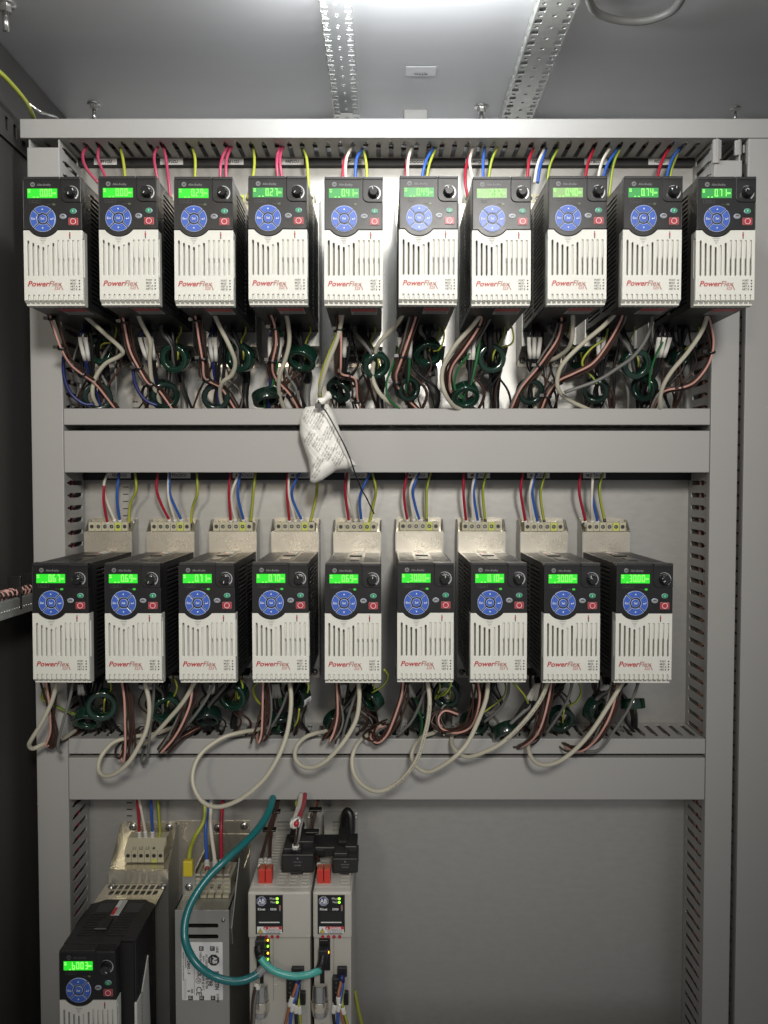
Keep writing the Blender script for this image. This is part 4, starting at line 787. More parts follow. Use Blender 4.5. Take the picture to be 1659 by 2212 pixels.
# thin grey wires and loose extras
GX = [('greyw', cC, [(962, 65), (962, 190), (925, 300), (850, 400), (760, 465), (640, 540), (440, 612)], [.16, .11], .0024, 'grey wire sweeping left from under the ninth upper-row drive'),
 ('greyw', cA, [(250, 65), (240, 120), (248, 180)], [.16, .14], .0017, 'short grey wire under the first upper-row drive'),
 ('greyw', cA, [(1215, 65), (1195, 110), (1188, 190), (1200, 300)], [.16, .13], .0017, 'grey wire under the third upper-row drive'),
 ('greyw', cB, [(150, 75), (130, 160), (115, 240), (120, 330)], [.16, .12], .0017, 'grey wire under the fourth upper-row drive'),
 ('greyw', cB, [(1565, 70), (1520, 180), (1450, 310), (1400, 420)], [.16, .10], .0017, 'grey wire slanting left under the seventh upper-row drive'),
 ('yg', cB, [(520, 280), (500, 340), (445, 480), (412, 600), (418, 690)], [.15, .13, .11], .0018, 'yellow-green wire beside the beige cable above the paper bag'),
 ('yg', cB, [(1215, 230), (1218, 310), (1190, 380), (1150, 395)], [.10, .08], .0015, 'yellow-green wire at the ring under the sixth upper-row drive'),
 ('yg', cC, [(100, 150), (135, 260), (125, 320), (60, 342)], [.11, .08], .0013, 'thin yellow-green wire under the seventh upper-row drive'),
 ('yg', cC, [(700, 230), (680, 290), (600, 350), (550, 420), (560, 470), (610, 520), (635, 560)], [.12, .09], .0016, 'bright yellow-green wire looping under the ninth upper-row drive'),
 ('gw', cC, [(1030, 310), (985, 400), (955, 500), (950, 600)], [.12, .09], .0015, 'green wire left of the cable under the tenth upper-row drive'),
 ('gw', cB, [(940, 350), (890, 480), (845, 600), (860, 700), (930, 770)], [.12, .08], .0016, 'green wire beside the bundle under the sixth upper-row drive'),
 ('gw', cB, [(1385, 410), (1330, 480), (1290, 560), (1290, 640), (1340, 700)], [.12, .09], .0017, 'green wire curling to the ring under the seventh upper-row drive'),
 ('greyw', cD, [(362, 95), (345, 200), (300, 360), (270, 480), (265, 540), (285, 565)], [.16, .13], .0020, 'grey wire hanging under the first lower-row drive'),
 ('greyw', cD, [(888, 105), (880, 260), (860, 420), (850, 560), (820, 635), (808, 590), (830, 520)], [.15, .12, .08], .0020, 'grey wire hanging under the second lower-row drive'),
 ('greyw', cD, [(1280, 100), (1230, 210), (1130, 350), (1040, 430), (1000, 480)], [.16, .10], .0020, 'grey wire slanting left under the third lower-row drive'),
 ('greyw', cE, [(205, 170), (170, 270), (110, 380), (60, 440)], [.14, .09], .0018, 'grey wire under the fourth lower-row drive'),
 ('greyw', cE, [(660, 150), (620, 260), (580, 390), (550, 500)], [.13, .10], .0020, 'grey wire crossing behind the cable of the fifth lower-row drive'),
 ('greyw', cE, [(1095, 160), (1050, 280), (1000, 370), (920, 450)], [.13, .09], .0020, 'grey wire crossing behind the cable of the sixth lower-row drive'),
 ('greyw', cE, [(1640, 90), (1630, 190), (1580, 280), (1480, 365)], [.14, .09], .0020, 'grey wire sweeping left under the seventh lower-row drive'),
 ('greyw', cF, [(490, 250), (460, 360), (400, 460), (330, 560)], [.15, .09], .0020, 'grey wire under the eighth lower-row drive'),
 ('greyw', cF, [(885, 250), (830, 400), (740, 540), (660, 650), (560, 672)], [.15, .10], .0020, 'grey wire under the ninth lower-row drive'),
 ('yg', cD, [(190, 140), (165, 180), (175, 225), (270, 270), (375, 318)], [.13, .09], .0019, 'yellow-green wire under the first lower-row drive'),
 ('yg', cD, [(1560, 100), (1530, 150), (1560, 230), (1640, 290)], [.13, .09], .0019, 'yellow-green wire left of the fourth lower-row drive'),
 ('yg', cE, [(830, 25), (855, 70), (820, 130), (750, 175)], [.14, .10], .0015, 'thin yellow-green wire curling beside the fifth lower-row drive'),
 ('yg', cE, [(1268, 85), (1255, 140), (1215, 190), (1170, 185)], [.14, .10], .0015, 'thin yellow-green wire under the sixth lower-row drive'),
 ('yg', cE, [(280, 280), (270, 350), (250, 390)], [.10, .08], .0015, 'short yellow-green wire over the duct under the fourth lower-row drive'),
 ('gw', cE, [(1050, 290), (1075, 350), (1070, 430), (1055, 470)], [.11, .08], .0017, 'green wire under the sixth lower-row drive'),
 ('yg', cF, [(525, 250), (540, 310), (510, 370), (460, 395)], [.14, .10], .0015, 'thin yellow-green wire under the eighth lower-row drive'),
 ('yg', cF, [(130, 250), (200, 330), (232, 400)], [.14, .10], .0015, 'thin yellow-green wire under the seventh lower-row drive'),
 ('navy', cA, [(745, 370), (750, 500), (770, 620), (830, 710), (910, 748)], [.10, .08], .0024, 'navy blue wire curving into the duct under the second upper-row drive'),
 ('navy', cA, [(300, 430), (305, 560), (350, 670), (430, 735), (500, 740)], [.10, .08], .0024, 'navy blue wire at the left end of the duct under the upper row')]
for c, cv, pts, ds, r, lb in GX: wire(c, pathd(cv, pts, ds), r, 'control_wire' if c != 'yg' else 'earth_wire', lb)
# ---------------------------------------------------------------- paper desiccant bag with its long tie
bag = [cB(p) for p in [(418, 738), (372, 752), (322, 757), (300, 785), (285, 835), (283, 930), (310, 1020), (338, 1100), (348, 1170), (350, 1240), (380, 1250), (430, 1230), (520, 1168), (590, 1160), (655, 1137), (637, 1108), (604, 1080), (570, 985), (540, 900), (505, 800), (470, 742), (445, 728)]]
bt = thing('desiccant_bag', 'crumpled white paper desiccant bag hanging from a black cable tie over the ducts', 'bag', tuple(W(700, 1040, .13)))
cen = (693, 965); n = len(bag); rings = 26; b = MB(); o = bt.location.copy()
def bagpt(t, k, front):
    e = bag[k % n]; px = cen[0]+(e[0]-cen[0])*t; py = cen[1]+(e[1]-cen[1])*t
    return bagxy(px, py, t, front)
def crease(px, py): return .0008*math.sin(px*.21+py*.07)*math.sin(py*.17-px*.05)+.0005*abs(math.sin(px*.31-py*.23))+.0016*abs(math.sin(px*.05+py*.028))-.0008*abs(math.sin((px*.6+py)*.045))
def bagxy(px, py, t, front):
    th = (1-t**2.6)**.62 if t < 1 else 0
    d = .112+(.019*th+crease(px, py)*min(1, (1-t)*4+.15) if front else -.012*th)
    return W(px, py, d)-o
sub = 5; vs = []; fs = []; NN = n*sub
def bagedge(q):
    k = q//sub; f = (q % sub)/sub; a, c = bag[k % n], bag[(k+1) % n]; return (a[0]+(c[0]-a[0])*f, a[1]+(c[1]-a[1])*f)
for side in (True, False):
    base = len(vs); vs.append(bagxy(*cen, 0, side))
    for r in range(1, rings+1):
        for q in range(NN):
            e = bagedge(q); t = r/rings; vs.append(bagxy(cen[0]+(e[0]-cen[0])*t, cen[1]+(e[1]-cen[1])*t, t, side))
    for q in range(NN):
        fs.append((base, base+1+q, base+1+(q+1) % NN))
        for r in range(rings-1): a = base+1+r*NN; fs.append((a+q, a+NN+q, a+NN+(q+1) % NN, a+(q+1) % NN))
b.add(vs, fs, 'bag', None, True); b.build('pouch', bt)
b = MB()
nk = [W(*cB(p), .122)-o for p in [(430, 752), (412, 728), (440, 712), (472, 680), (484, 672)]]
b.tube(spline(nk, 4), [.0048-.0012*math.sin(i*.9) for i in range(17)], 'bag', 8); b.build('twisted_neck', bt)
ink = MB()
def bagt(px, py):       # radial fraction of a picture point inside the bag
    a = math.atan2(py-cen[1], px-cen[0]); best = 1e9
    for q in range(NN):
        e = bagedge(q); e2 = bagedge((q+1) % NN); dx, dy = math.cos(a), math.sin(a)
        x1, y1, x2, y2 = e[0]-cen[0], e[1]-cen[1], e2[0]-cen[0], e2[1]-cen[1]
        den = dx*(y2-y1)-dy*(x2-x1)
        if abs(den) < 1e-9: continue
        s = (x1*(y2-y1)-y1*(x2-x1))/den; u = (x1*dy-y1*dx)/den
        if s > 0 and -1e-6 <= u <= 1+1e-6: best = min(best, s)
    return math.hypot(px-cen[0], py-cen[1])/best
TX = ['SILICA GEL', 'DO NOT EAT', 'THROW AWAY', 'DESICCANT']
for gi, (gx, gy, ang) in enumerate([(670, 900, -62), (688, 915, -60), (668, 945, -60), (690, 958, -62), (712, 935, -66), (664, 985, -58), (686, 1000, -60), (710, 978, -60), (732, 990, -62), (680, 1020, -55), (735, 962, -68), (705, 893, -62)]):
    for li in range(4):
        cu = bpy.data.curves.new('t', 'FONT'); cu.size = 5.0; cu.resolution_u = 1; cu.align_x = 'CENTER'; cu.offset = .04; cu.body = TX[(li+gi) % 4]
        to = bpy.data.objects.new('t', cu); me = to.to_mesh(); ca, sa = math.cos(math.radians(ang)), math.sin(math.radians(ang)); pts = []
        for v in me.vertices:
            lx, ly = v.co.x, v.co.y-li*5.4+8; px = gx+lx*ca+ly*sa; py = gy+lx*sa-ly*ca; t = bagt(px, py)
            if t > .96: pts = []; break
            pts.append(bagxy(px, py, t, True)+Vector((0, -.0007, 0)))
        if pts: ink.add(pts, [tuple(p.vertices) for p in me.polygons], 'inkb')
        to.to_mesh_clear(); bpy.data.objects.remove(to); bpy.data.curves.remove(cu)
ink.build('lettering', bt)
P = [W(*cB(p), d) for p, d in [((404, 716), .135), ((415, 745), .139), ((455, 790), .142), ((520, 905), .144), ((565, 990), .144), ((605, 1080), .142), ((640, 1180), .14), ((680, 1285), .13), ((715, 1345), .12), ((765, 1450), .11)]]
tt = thing('cable_tie', 'long black cable tie running diagonally across the paper bag', 'cable tie', tuple(P[0])); o = P[0]
MB().tube([p-o for p in spline(P, 5)], .0010, 'tie', 6).build('strap', tt)
MB().tube(spline([W(*cB(p), d)-o for p, d in [((400, 725), .118), ((410, 742), .136), ((432, 750), .134), ((438, 738), .118)]], 5), .0018, 'tie', 8).box(-.004, .004, -.006, .0, -.010, -.004, 'tie').build('head', tt)
# ---------------------------------------------------------------- cable arm at the left edge
p0 = W(-30, 1330, .26); p1 = W(80, 1297, .13)
t = thing('swing_bracket', 'grey perforated steel arm at the left edge carrying a wrapped cable', 'bracket', tuple(p0)); ax = (p1-p0); L = ax.length; ax.normalize()
ez = Vector((0, 0, 1)); ey = ez.cross(ax).normalized(); ez = ax.cross(ey)
Mx = Matrix(((ax.x, ey.x, ez.x, 0), (ax.y, ey.y, ez.y, 0), (ax.z, ey.z, ez.z, 0), (0, 0, 0, 1)))
hl = [circ(.008+.0063*i, -.001, .0014, 10) for i in range(int(L/.0063)-1)]
Mp = Mx @ RX
MB().plate([(0, -.011), (L, -.011), (L, .010), (0, .010)], hl, .0015, 'rail', Mp, .0003).build('web', t)
MB().box(0, L, 0, .018, .010, .0115, 'rail', Mx).build('flange', t)
wb = thing('wrapped_cable', 'black spiral-wrapped cable with pink flecks lying on the steel arm', 'cable', tuple(p0+Vector((0, 0, .017)))); Q = [ax*(L*k/24)+ey*.006+Vector((0, 0, .0012*math.sin(k))) for k in range(25)]
MB().tube(Q, .0052, 'blackw', 12).build('sheath', wb)
for ph, c in ((0, 'pink'), (2.1, 'brown'), (4.2, 'pink')):
    S = [ax*(L*k/200)+ey*(.006+.0050*math.cos(k*.36+ph))+ez*(.0050*math.sin(k*.36+ph)) for k in range(201)]
    for g in range(0, 200, 8): MB() if 0 else None
    b = MB()
    for g in range(0, 196, 9): b.tube(S[g:g+5], .0016, c, 6)
    b.build('strand', wb)
for x in (.1, .62, .95):
    c = ax*(L*x)+Vector((0, 0, -.004)); b = MB().box(-.0018, .0018, -.003, .0135, -.017, .025, 'tie', T3(*c) @ Mx, r=.001); b.build('cable_tie', wb)
# ---------------------------------------------------------------- large drive, bottom left
DB = .232; p = W(127.5, 2052, DB)
big = thing('motor_drive', 'large drive at bottom left, display reading b003', 'motor drive', (p.x+DW/2*k_*.985, -(DB-.172), p.z-vz(0)))
ds = front_parts(big, 'faint'); digits('b003', right=36).build('digits', ds); cover_parts(big)
for ch in big.children:
    if ch.name.startswith('knob') and not ch.name.startswith('knob_c'): ch.rotation_euler = (PI/2, math.radians(120), 0)
hw = DW/2*k_; x1 = hw+.0165; z1 = vz(1); zb = -.13
b = MB().box(-hw+.002, x1-.002, -.150, -.062, zb, z1-.003, 'blackd')
th = []
for i in range(9): th.append([(-.024, -.140+.0062*i), (-.004, -.140+.0062*i), (-.004, -.1372+.0062*i), (-.024, -.1372+.0062*i)]); th.append([(.013, -.140+.0062*i), (.034, -.140+.0062*i), (.034, -.1372+.0062*i), (.013, -.1372+.0062*i)])
DPB = .112
outl = [(-hw, -.156), (hw-.001, -.156), (hw-.001, -.148), (x1, -.148), (x1, -.062), (x1-.010, -.056), (x1-.016, -.050), (-hw+.016, -.050), (-hw+.010, -.056), (-hw, -.062)]
b.plate(outl, th, .0025, 'black', TOPM(0, 0, z1-.0025), .0004)
for i in range(9): b.box(-.022, -.002, -.083+.0026*i, -.0820+.0026*i, z1, z1+.0004, 'faint'); b.box(.016, .036, -.083+.0026*i, -.0820+.0026*i, z1, z1+.0004, 'faint')
b.box(-hw, -hw+.002, -.156, -.062, zb, z1-.0026, 'black')
hs = []
zz_ = -.02
while zz_ < z1-.012:
    hs.append([(-.140, zz_), (-.072, zz_+.012), (-.072, zz_+.0143), (-.140, zz_+.0023)]); zz_ += .0050
b.plate([(-.148, zb), (-.062, zb), (-.062, z1-.0026), (-.148, z1-.0026)], hs, .002, 'black', RT(x1-.002, 0, 0), .0003)
b.box(hw-.001, x1-.0021, -.148, -.144, zb, z1-.003, 'black', r=.001)
b.box(-.007, .008, -.128, -.100, z1, z1+.0022, 'black', r=.0006); b.box(-.007, .008, -.1285, -.1275, z1+.0022, z1+.003, 'greyw')
b.build('housing', big)
lb = MB().box(.001, .012, -.092, -.054, z1+.0004, z1+.0008, 'sticker').box(.0012, .0055, -.0915, -.073, z1+.0008, z1+.001, 'redl')
for i in range(4): lb.box(.0062+.0014*i, .0068+.0014*i, -.090, -.056, z1+.0008, z1+.001, 'label2')
lb.build('warning_label', big)
b = MB().box(hw+.001, x1+.001, -.1495, -.128, zb, vz(82), 'beige', r=.0015)
b.add([(x1+.0012, -.128, vz(82)), (x1+.0012, -.128, zb), (x1+.0012, -.085, zb), (x1+.0012, -.100, vz(50)), (x1+.0, -.128, vz(82)), (x1+.0, -.128, zb), (x1+.0, -.085, zb), (x1+.0, -.100, vz(50))], [(0, 1, 2, 3), (7, 6, 5, 4), (0, 3, 7, 4), (3, 2, 6, 7)], 'beige')
for i in range(22):
    z = vz(74)-.0046*i; b.add([(x1+.0018, -.122, z-.006), (x1+.0018, -.102, z+.006), (x1+.0018, -.102, z+.0078), (x1+.0018, -.122, z-.0042)], [(0, 1, 2, 3)], 'white')
b.build('side_cover', big)
# its filter
fb = thing('line_filter', 'large metal line filter behind the bottom left drive', 'line filter', (W(325, 1835, 0).x, 0, W(325, 1835, 0).z)); o = fb.location.copy()
def LW(px, py, d): return W(px, py, d)-o
xl, xr = LW(265.7, 1800, 0).x, LW(385, 1800, 0).x; sf = .062; zs = W(300, 1878, sf).z-o.z; zt = LW(300, 1775, 0).z
MB().plate(rr(xl, xr, zs-.30, zt, .003), [], .0015, 'zinc', FR(0, -.0012, 0)).build('back_plate', fb)
b = MB().box(xl, xr, -sf, -.003, zs-.0015, zs, 'zinc'); b.box(xl, xr, -sf, -sf+.0015, zs-.30, zs-.0016, 'zincg'); b.build('housing', fb)
for s, x0 in ((0, xl-.0012), (1, xr)):
    Pp = [(-.003, zs-.30), (-.003, zt-.002), (-.008, zt-.002), (-sf, zs-.001), (-sf, zs-.30)]; nn = 5
    b = MB().add([(x0, y, z) for y, z in Pp]+[(x0+.0012, y, z) for y, z in Pp], [tuple(range(5)), tuple(range(9, 4, -1))]+[(j, nn+j, nn+(j+1) % nn, (j+1) % nn) for j in range(nn)], 'zincg'); b.build('side_plate', fb)
for px, py in ((287, 1786), (365, 1787)):
    q = LW(px, py, .003); b = MB(); screw(b, q.x, -.0028, q.z, .0058); b.build('screw', fb)
q = LW(311.7, 1851.7, .045); tw = .0565
tb = MB().box(q.x-tw/2, q.x+tw/2, -.045, -.012, zs+.002, zs+.020, 'term')
tb.add([(q.x-tw/2, -.045, zs+.0201), (q.x+tw/2, -.045, zs+.0201), (q.x+tw/2, -.030, zs+.032), (q.x-tw/2, -.030, zs+.032), (q.x-tw/2, -.012, zs+.032), (q.x+tw/2, -.012, zs+.032)], [(0, 1, 2, 3), (3, 2, 5, 4)], 'term')
tb.box(q.x-tw/2, q.x+tw/2, -.0299, -.0121, zs+.0202, zs+.0318, 'term')
for i in range(6): tb.disc(.0028, .0004, 'dark', FR(q.x-tw/2+.0047+.0094*i, -.0453, zs+.012), 14); tb.box(q.x-tw/2+.0094*i, q.x-tw/2+.0094*i+.0003, -.0455, -.045, zs+.002, zs+.02, 'dark')
tb.box(q.x-tw/2+.0094*4+.001, q.x-tw/2+.0094*5-.0005, -.0454, -.0451, zs+.002, zs+.007, 'yel')
tb.build('terminal_block', fb)
sl = Matrix.Translation((0, -.0453, zs+.0212)) @ Matrix.Rotation(math.radians(38.5), 4, 'X')
t = MB()
for i, s in enumerate(('L1', 'L2', 'L3')): t.text(s, .0042, 'dark', Matrix.Translation((q.x-tw/2+.0141+.0094*i, 0, 0)) @ sl, sx=.95)
t.disc(.0018, .0003, 'gw', Matrix.Translation((q.x-tw/2+.0141+.0094*3, 0, .002)) @ sl, 10); t.build('lettering', fb)
vf = MB(); zf = big.location.z+z1-.004-o.z; xa, xb = LW(229, 1905, .065).x, LW(359, 1905, .065).x
hs = [[(xa+.012+.0088*i, -.078-.015*j), (xa+.018+.0088*i, -.078-.015*j), (xa+.018+.0088*i, -.066-.015*j), (xa+.012+.0088*i, -.066-.015*j)] for i in range(8) for j in range(2)]
vf.plate([(xa, -.135), (xb, -.135), (xb, -sf-.0015), (xa, -sf-.0015)], hs, .0015, 'zinc', TOPM(0, 0, zf)); vf.build('vented_flange', fb)
for px in (241, 352):
    q = LW(px, 1908, .07); b = MB().lathe([(.0045, 0), (.0045, .001), (.003, .0028), (0, .003)], 'steel', T3(q.x, -.071, zf+.0015), 20); b.build('screw', fb)
RB = [('redw', 'red', [(834, 60), (848, 240), (853, 365), (853, 412)]), ('whitew', 'white', [(846, 60), (880, 230), (902, 355), (905, 412)]), ('bluew', 'blue', [(945, 60), (953, 230), (959, 360), (957, 412)]), ('yg', 'yellow-green', [(1000, 60), (1013, 240), (1020, 340), (1010, 412)])]
for c, nm, pts in RB: sleeved(c, pathd(cJ, pts, [.04, .03, .028]), .0021, '%s supply wire entering the large bottom left filter' % nm, 'supply wires above the bottom equipment')
# ---------------------------------------------------------------- boxed line filter with the paper label
DF = .165; a = W(377.6, 1966, DF); c_ = W(494.6, 1966, DF)
lf = thing('line_filter', 'tall grey metal filter box with a white rotated label', 'line filter', ((a.x+c_.x)/2, 0, a.z-.30)); o = lf.location.copy(); hw = (c_.x-a.x)/2; zt = .30
hs = [rr(-hw+.010, hw-.014, zt-.0235, zt-.018, .0025, 3), rr(-hw+.010, hw-.014, zt-.038, zt-.0325, .0025, 3), rr(-hw+.010, hw-.012, zt-.164, zt-.1585, .0025, 3), rr(-hw+.010, hw-.012, zt-.179, zt-.1735, .0025, 3)]
b = MB().plate([(-hw, 0), (hw, 0), (hw, zt), (-hw, zt)], hs, .0015, 'zincg', FR(0, -DF+.0015, 0), .0003)
b.box(-hw, -hw+.0015, -DF+.0016, -.003, 0, zt, 'zincg').box(hw-.0015, hw, -DF+.0016, -.003, 0, zt, 'zincg').box(-hw+.002, hw-.002, -DF+.018, -DF+.02, 0, zt-.002, 'blackd')
b.box(-hw, hw, -DF+.0016, -.09, zt-.0015, zt, 'zincg'); b.build('housing', lf)
b = MB(); screw(b, hw-.0075, -DF, zt-.013, .0026); b.build('screw', lf)
b = MB().plate([(-.155, zt-.03), (-.148, zt-.055), (-.06, zt+.002), (-.07, zt+.038), (-.095, zt+.036)], [], .0015, 'zincg', RT(hw+.0005, 0, 0)).build('side_bracket', lf)
# back flange and screws
bx0, bx1 = W(380, 1790, 0).x-o.x, W(540, 1790, 0).x-o.x; zz1 = W(400, 1772, 0).z-o.z
b = MB().plate(rr(bx0, bx1, zt-.06, zz1, .002), [], .0015, 'zinc', FR(0, -.0012, 0)); b.box(bx0+.025, bx1-.002, -.004, -.0028, zz1-.020, zz1-.0195, 'zincg'); b.build('back_plate', lf)
for px, py in ((527, 1784), (470, 1788)):
    q = W(px, py, .003)-o; b = MB(); screw(b, q.x, -.0028, q.z, .0062); b.build('screw', lf)
# earth lug and smoky terminals
q0 = W(419, 1939, .125)-o; q1 = W(498, 1880, .125)-o
b = MB().box(q0.x, q1.x, -.125, -.075, zt+.001, q1.z-.012, 'tclear', r=.001)
for i in range(5):
    xx = q0.x+(q1.x-q0.x)*i/5
    for j in range(5): b.box(xx+.0014, xx+(q1.x-q0.x)/5-.0012, -.1262+.0*j, -.1249, zt+.004+.0055*j, zt+.0068+.0055*j, 'term' if j % 2 else 'beiged')
    b.box(xx+.001, xx+(q1.x-q0.x)/5-.001, -.135, -.126, zt+.0005, zt+.004, 'term'); b.box(xx+.003, xx+.0055, -.118, -.090, q1.z-.012, q1.z-.0085, 'term')
for i in (2, 3): screw(b, q0.x+(q1.x-q0.x)*(i+.5)/5, -.1265, zt+.012, .0023)
b.build('terminal_block', lf)
q = W(398, 1944, .13)-o
b = MB().box(-hw+.001, -hw+.0185, -.128, -.1265, zt, zt+.034, 'zincg'); screw(b, q.x+.006, -.128, zt+.012, .0052); b.build('earth_bracket', lf)
# label
lb = MB(); lx0, lx1 = -hw+.0085, hw-.0085; lz1 = W(400, 2035, DF).z-o.z; lz0 = W(400, 2160, DF).z-o.z
lb.plate(rr(lx0, lx1, lz0, lz1, .0015, 3), [], .0003, 'sticker', FR(0, -DF-.0001, 0)); lbo = lb.build('paper_label', lf)
t = MB(); yl = -DF-.0005
def rt(s, cap, px, py, al='LEFT', **k):     # px,py inside the 1659-wide picture
    q = W(px, py, DF)-o; t.text(s, cap, 'dark', FR(q.x, yl, q.z) @ Matrix.Rotation(-PI/2, 4, 'Z'), al, **k)
J = lambda x, y: cJ((x, y))
def rj(s, cap, x, y, **k): q = J(x, y); rt(s, cap, q[0], q[1], **k)
rj('LINE', .0032, 1474, 1272, bold=.0001, sx=.9); rj('LOAD', .0032, 1480, 1655, bold=.0001, sx=.9)
rj('BULLETIN', .0052, 1465, 1472, bold=.0002, sx=.75); rj('1198', .0058, 1410, 1500, bold=.0001, sx=.9)
rj('AC DRIVE', .0028, 1388, 1335, bold=.00005); rj('LINE FILTER', .0028, 1390, 1500, bold=.00005, sx=.9)
rj('400V~', .0026, 1365, 1345); rj('42AMP @ 50\u00b0C', .0028, 1362, 1490, sx=.85); rj('THREE PHASE', .0028, 1340, 1310, sx=.8)
rj('4198 - DB42 - F', .0036, 1240, 1300, bold=.0001, sx=.95); rj('BATCH NO 634032', .0018, 1222, 1318, sx=.95); rj('PRODUCT OF UNITED KINGDOM', .0018, 1203, 1318, sx=.95)
rj('CE', .0070, 1315, 1595, bold=.0001, sx=1.0); rj('UL', .0046, 1325, 1470, bold=.0002); rj('25', .0026, 1325, 1537, bold=.00005)
rj('SER', .0026, 1272, 1615, bold=.00005); rj('B', .0032, 1243, 1625, bold=.0001)
q = J(1331, 1548); qq = W(q[0], q[1], DF)-o; t.plate([(qq.x+x, qq.z+z) for x, z in circ(0, 0, .0037)], [[(qq.x+x, qq.z+z) for x, z in circ(0, 0, .0031)]], .0001, 'dark', FR(0, yl, 0))
for x, y in ((1445, 1288), (1355, 1288), (1450, 1688), (1358, 1688), (1268, 1688)):
    q = J(x, y); qq = W(q[0], q[1], DF)-o; t.box(qq.x-.0030, qq.x+.0030, yl-.0001, yl, qq.z-.0030, qq.z+.0030, 'dark')
    t.text('L1' if x > 1400 else 'L2' if x > 1300 else 'L3', .0028, 'sticker', FR(qq.x-.0014, yl-.0003, qq.z+.0022) @ Matrix.Rotation(-PI/2, 4, 'Z'), 'LEFT', bold=.0001, sx=.9)
q = J(1455, 1382); qq = W(q[0], q[1], DF)-o; oc = [(qq.x+.0078*math.cos(PI/8+k*PI/4), qq.z+.0078*math.sin(PI/8+k*PI/4)) for k in range(8)]
t.prism(oc, .0001, 'dark', FR(0, yl, 0)); t.text('AB', .0056, 'sticker', FR(qq.x-.0012, yl-.0002, qq.z) @ Matrix.Rotation(-PI/2, 4, 'Z'), bold=.0003, sx=.9)
t.text('QUALITY', .0013, 'sticker', FR(qq.x-.0048, yl-.0002, qq.z) @ Matrix.Rotation(-PI/2, 4, 'Z'), sx=.9)
for (x, y0, y1) in ((1296, 1310, 1660), (1230, 1530, 1690), (1214, 1560, 1700), (1222, 1535, 1695)):
    q = W(*J(x, y0), DF)-o; q2 = W(*J(x, y1), DF)-o; t.box(q.x-.00018, q.x+.00018, yl-.0001, yl, q2.z, q.z, 'label2' if x < 1290 else 'dark')
t.build('lettering', lbo)
LFW = [('bluew', 'blue', [(1414, 60), (1390, 300), (1398, 560), (1402, 650)]), ('whitew', 'white', [(1436, 60), (1430, 300), (1462, 560), (1466, 650)]), ('redw', 'red', [(1532, 60), (1515, 300), (1518, 560), (1520, 640)])]
for c, nm, pts in LFW: sleeved(c, pathd(cJ, pts, [.05, .06, .09, .105]), .0027, '%s supply wire entering the boxed line filter' % nm, 'supply wires above the bottom equipment')
P = pathd(cJ, [(1385, 60), (1375, 250), (1300, 390), (1262, 500), (1253, 610), (1252, 640)], [.05, .07, .11, .13]); e = thing('earth_cable', 'yellow-green earth cable with a yellow lug on the boxed filter', 'cable', tuple(P[-1])); o2 = P[-1]
MB().tube([p-o2 for p in P], .0030, 'yg', 8, ['yg', 'yg', 'yg', 'gw']).build('wire', e); MB().box(-.0070, .0062, -.005, .004, -.010, .012, 'yelf', r=.002).build('lug', e)
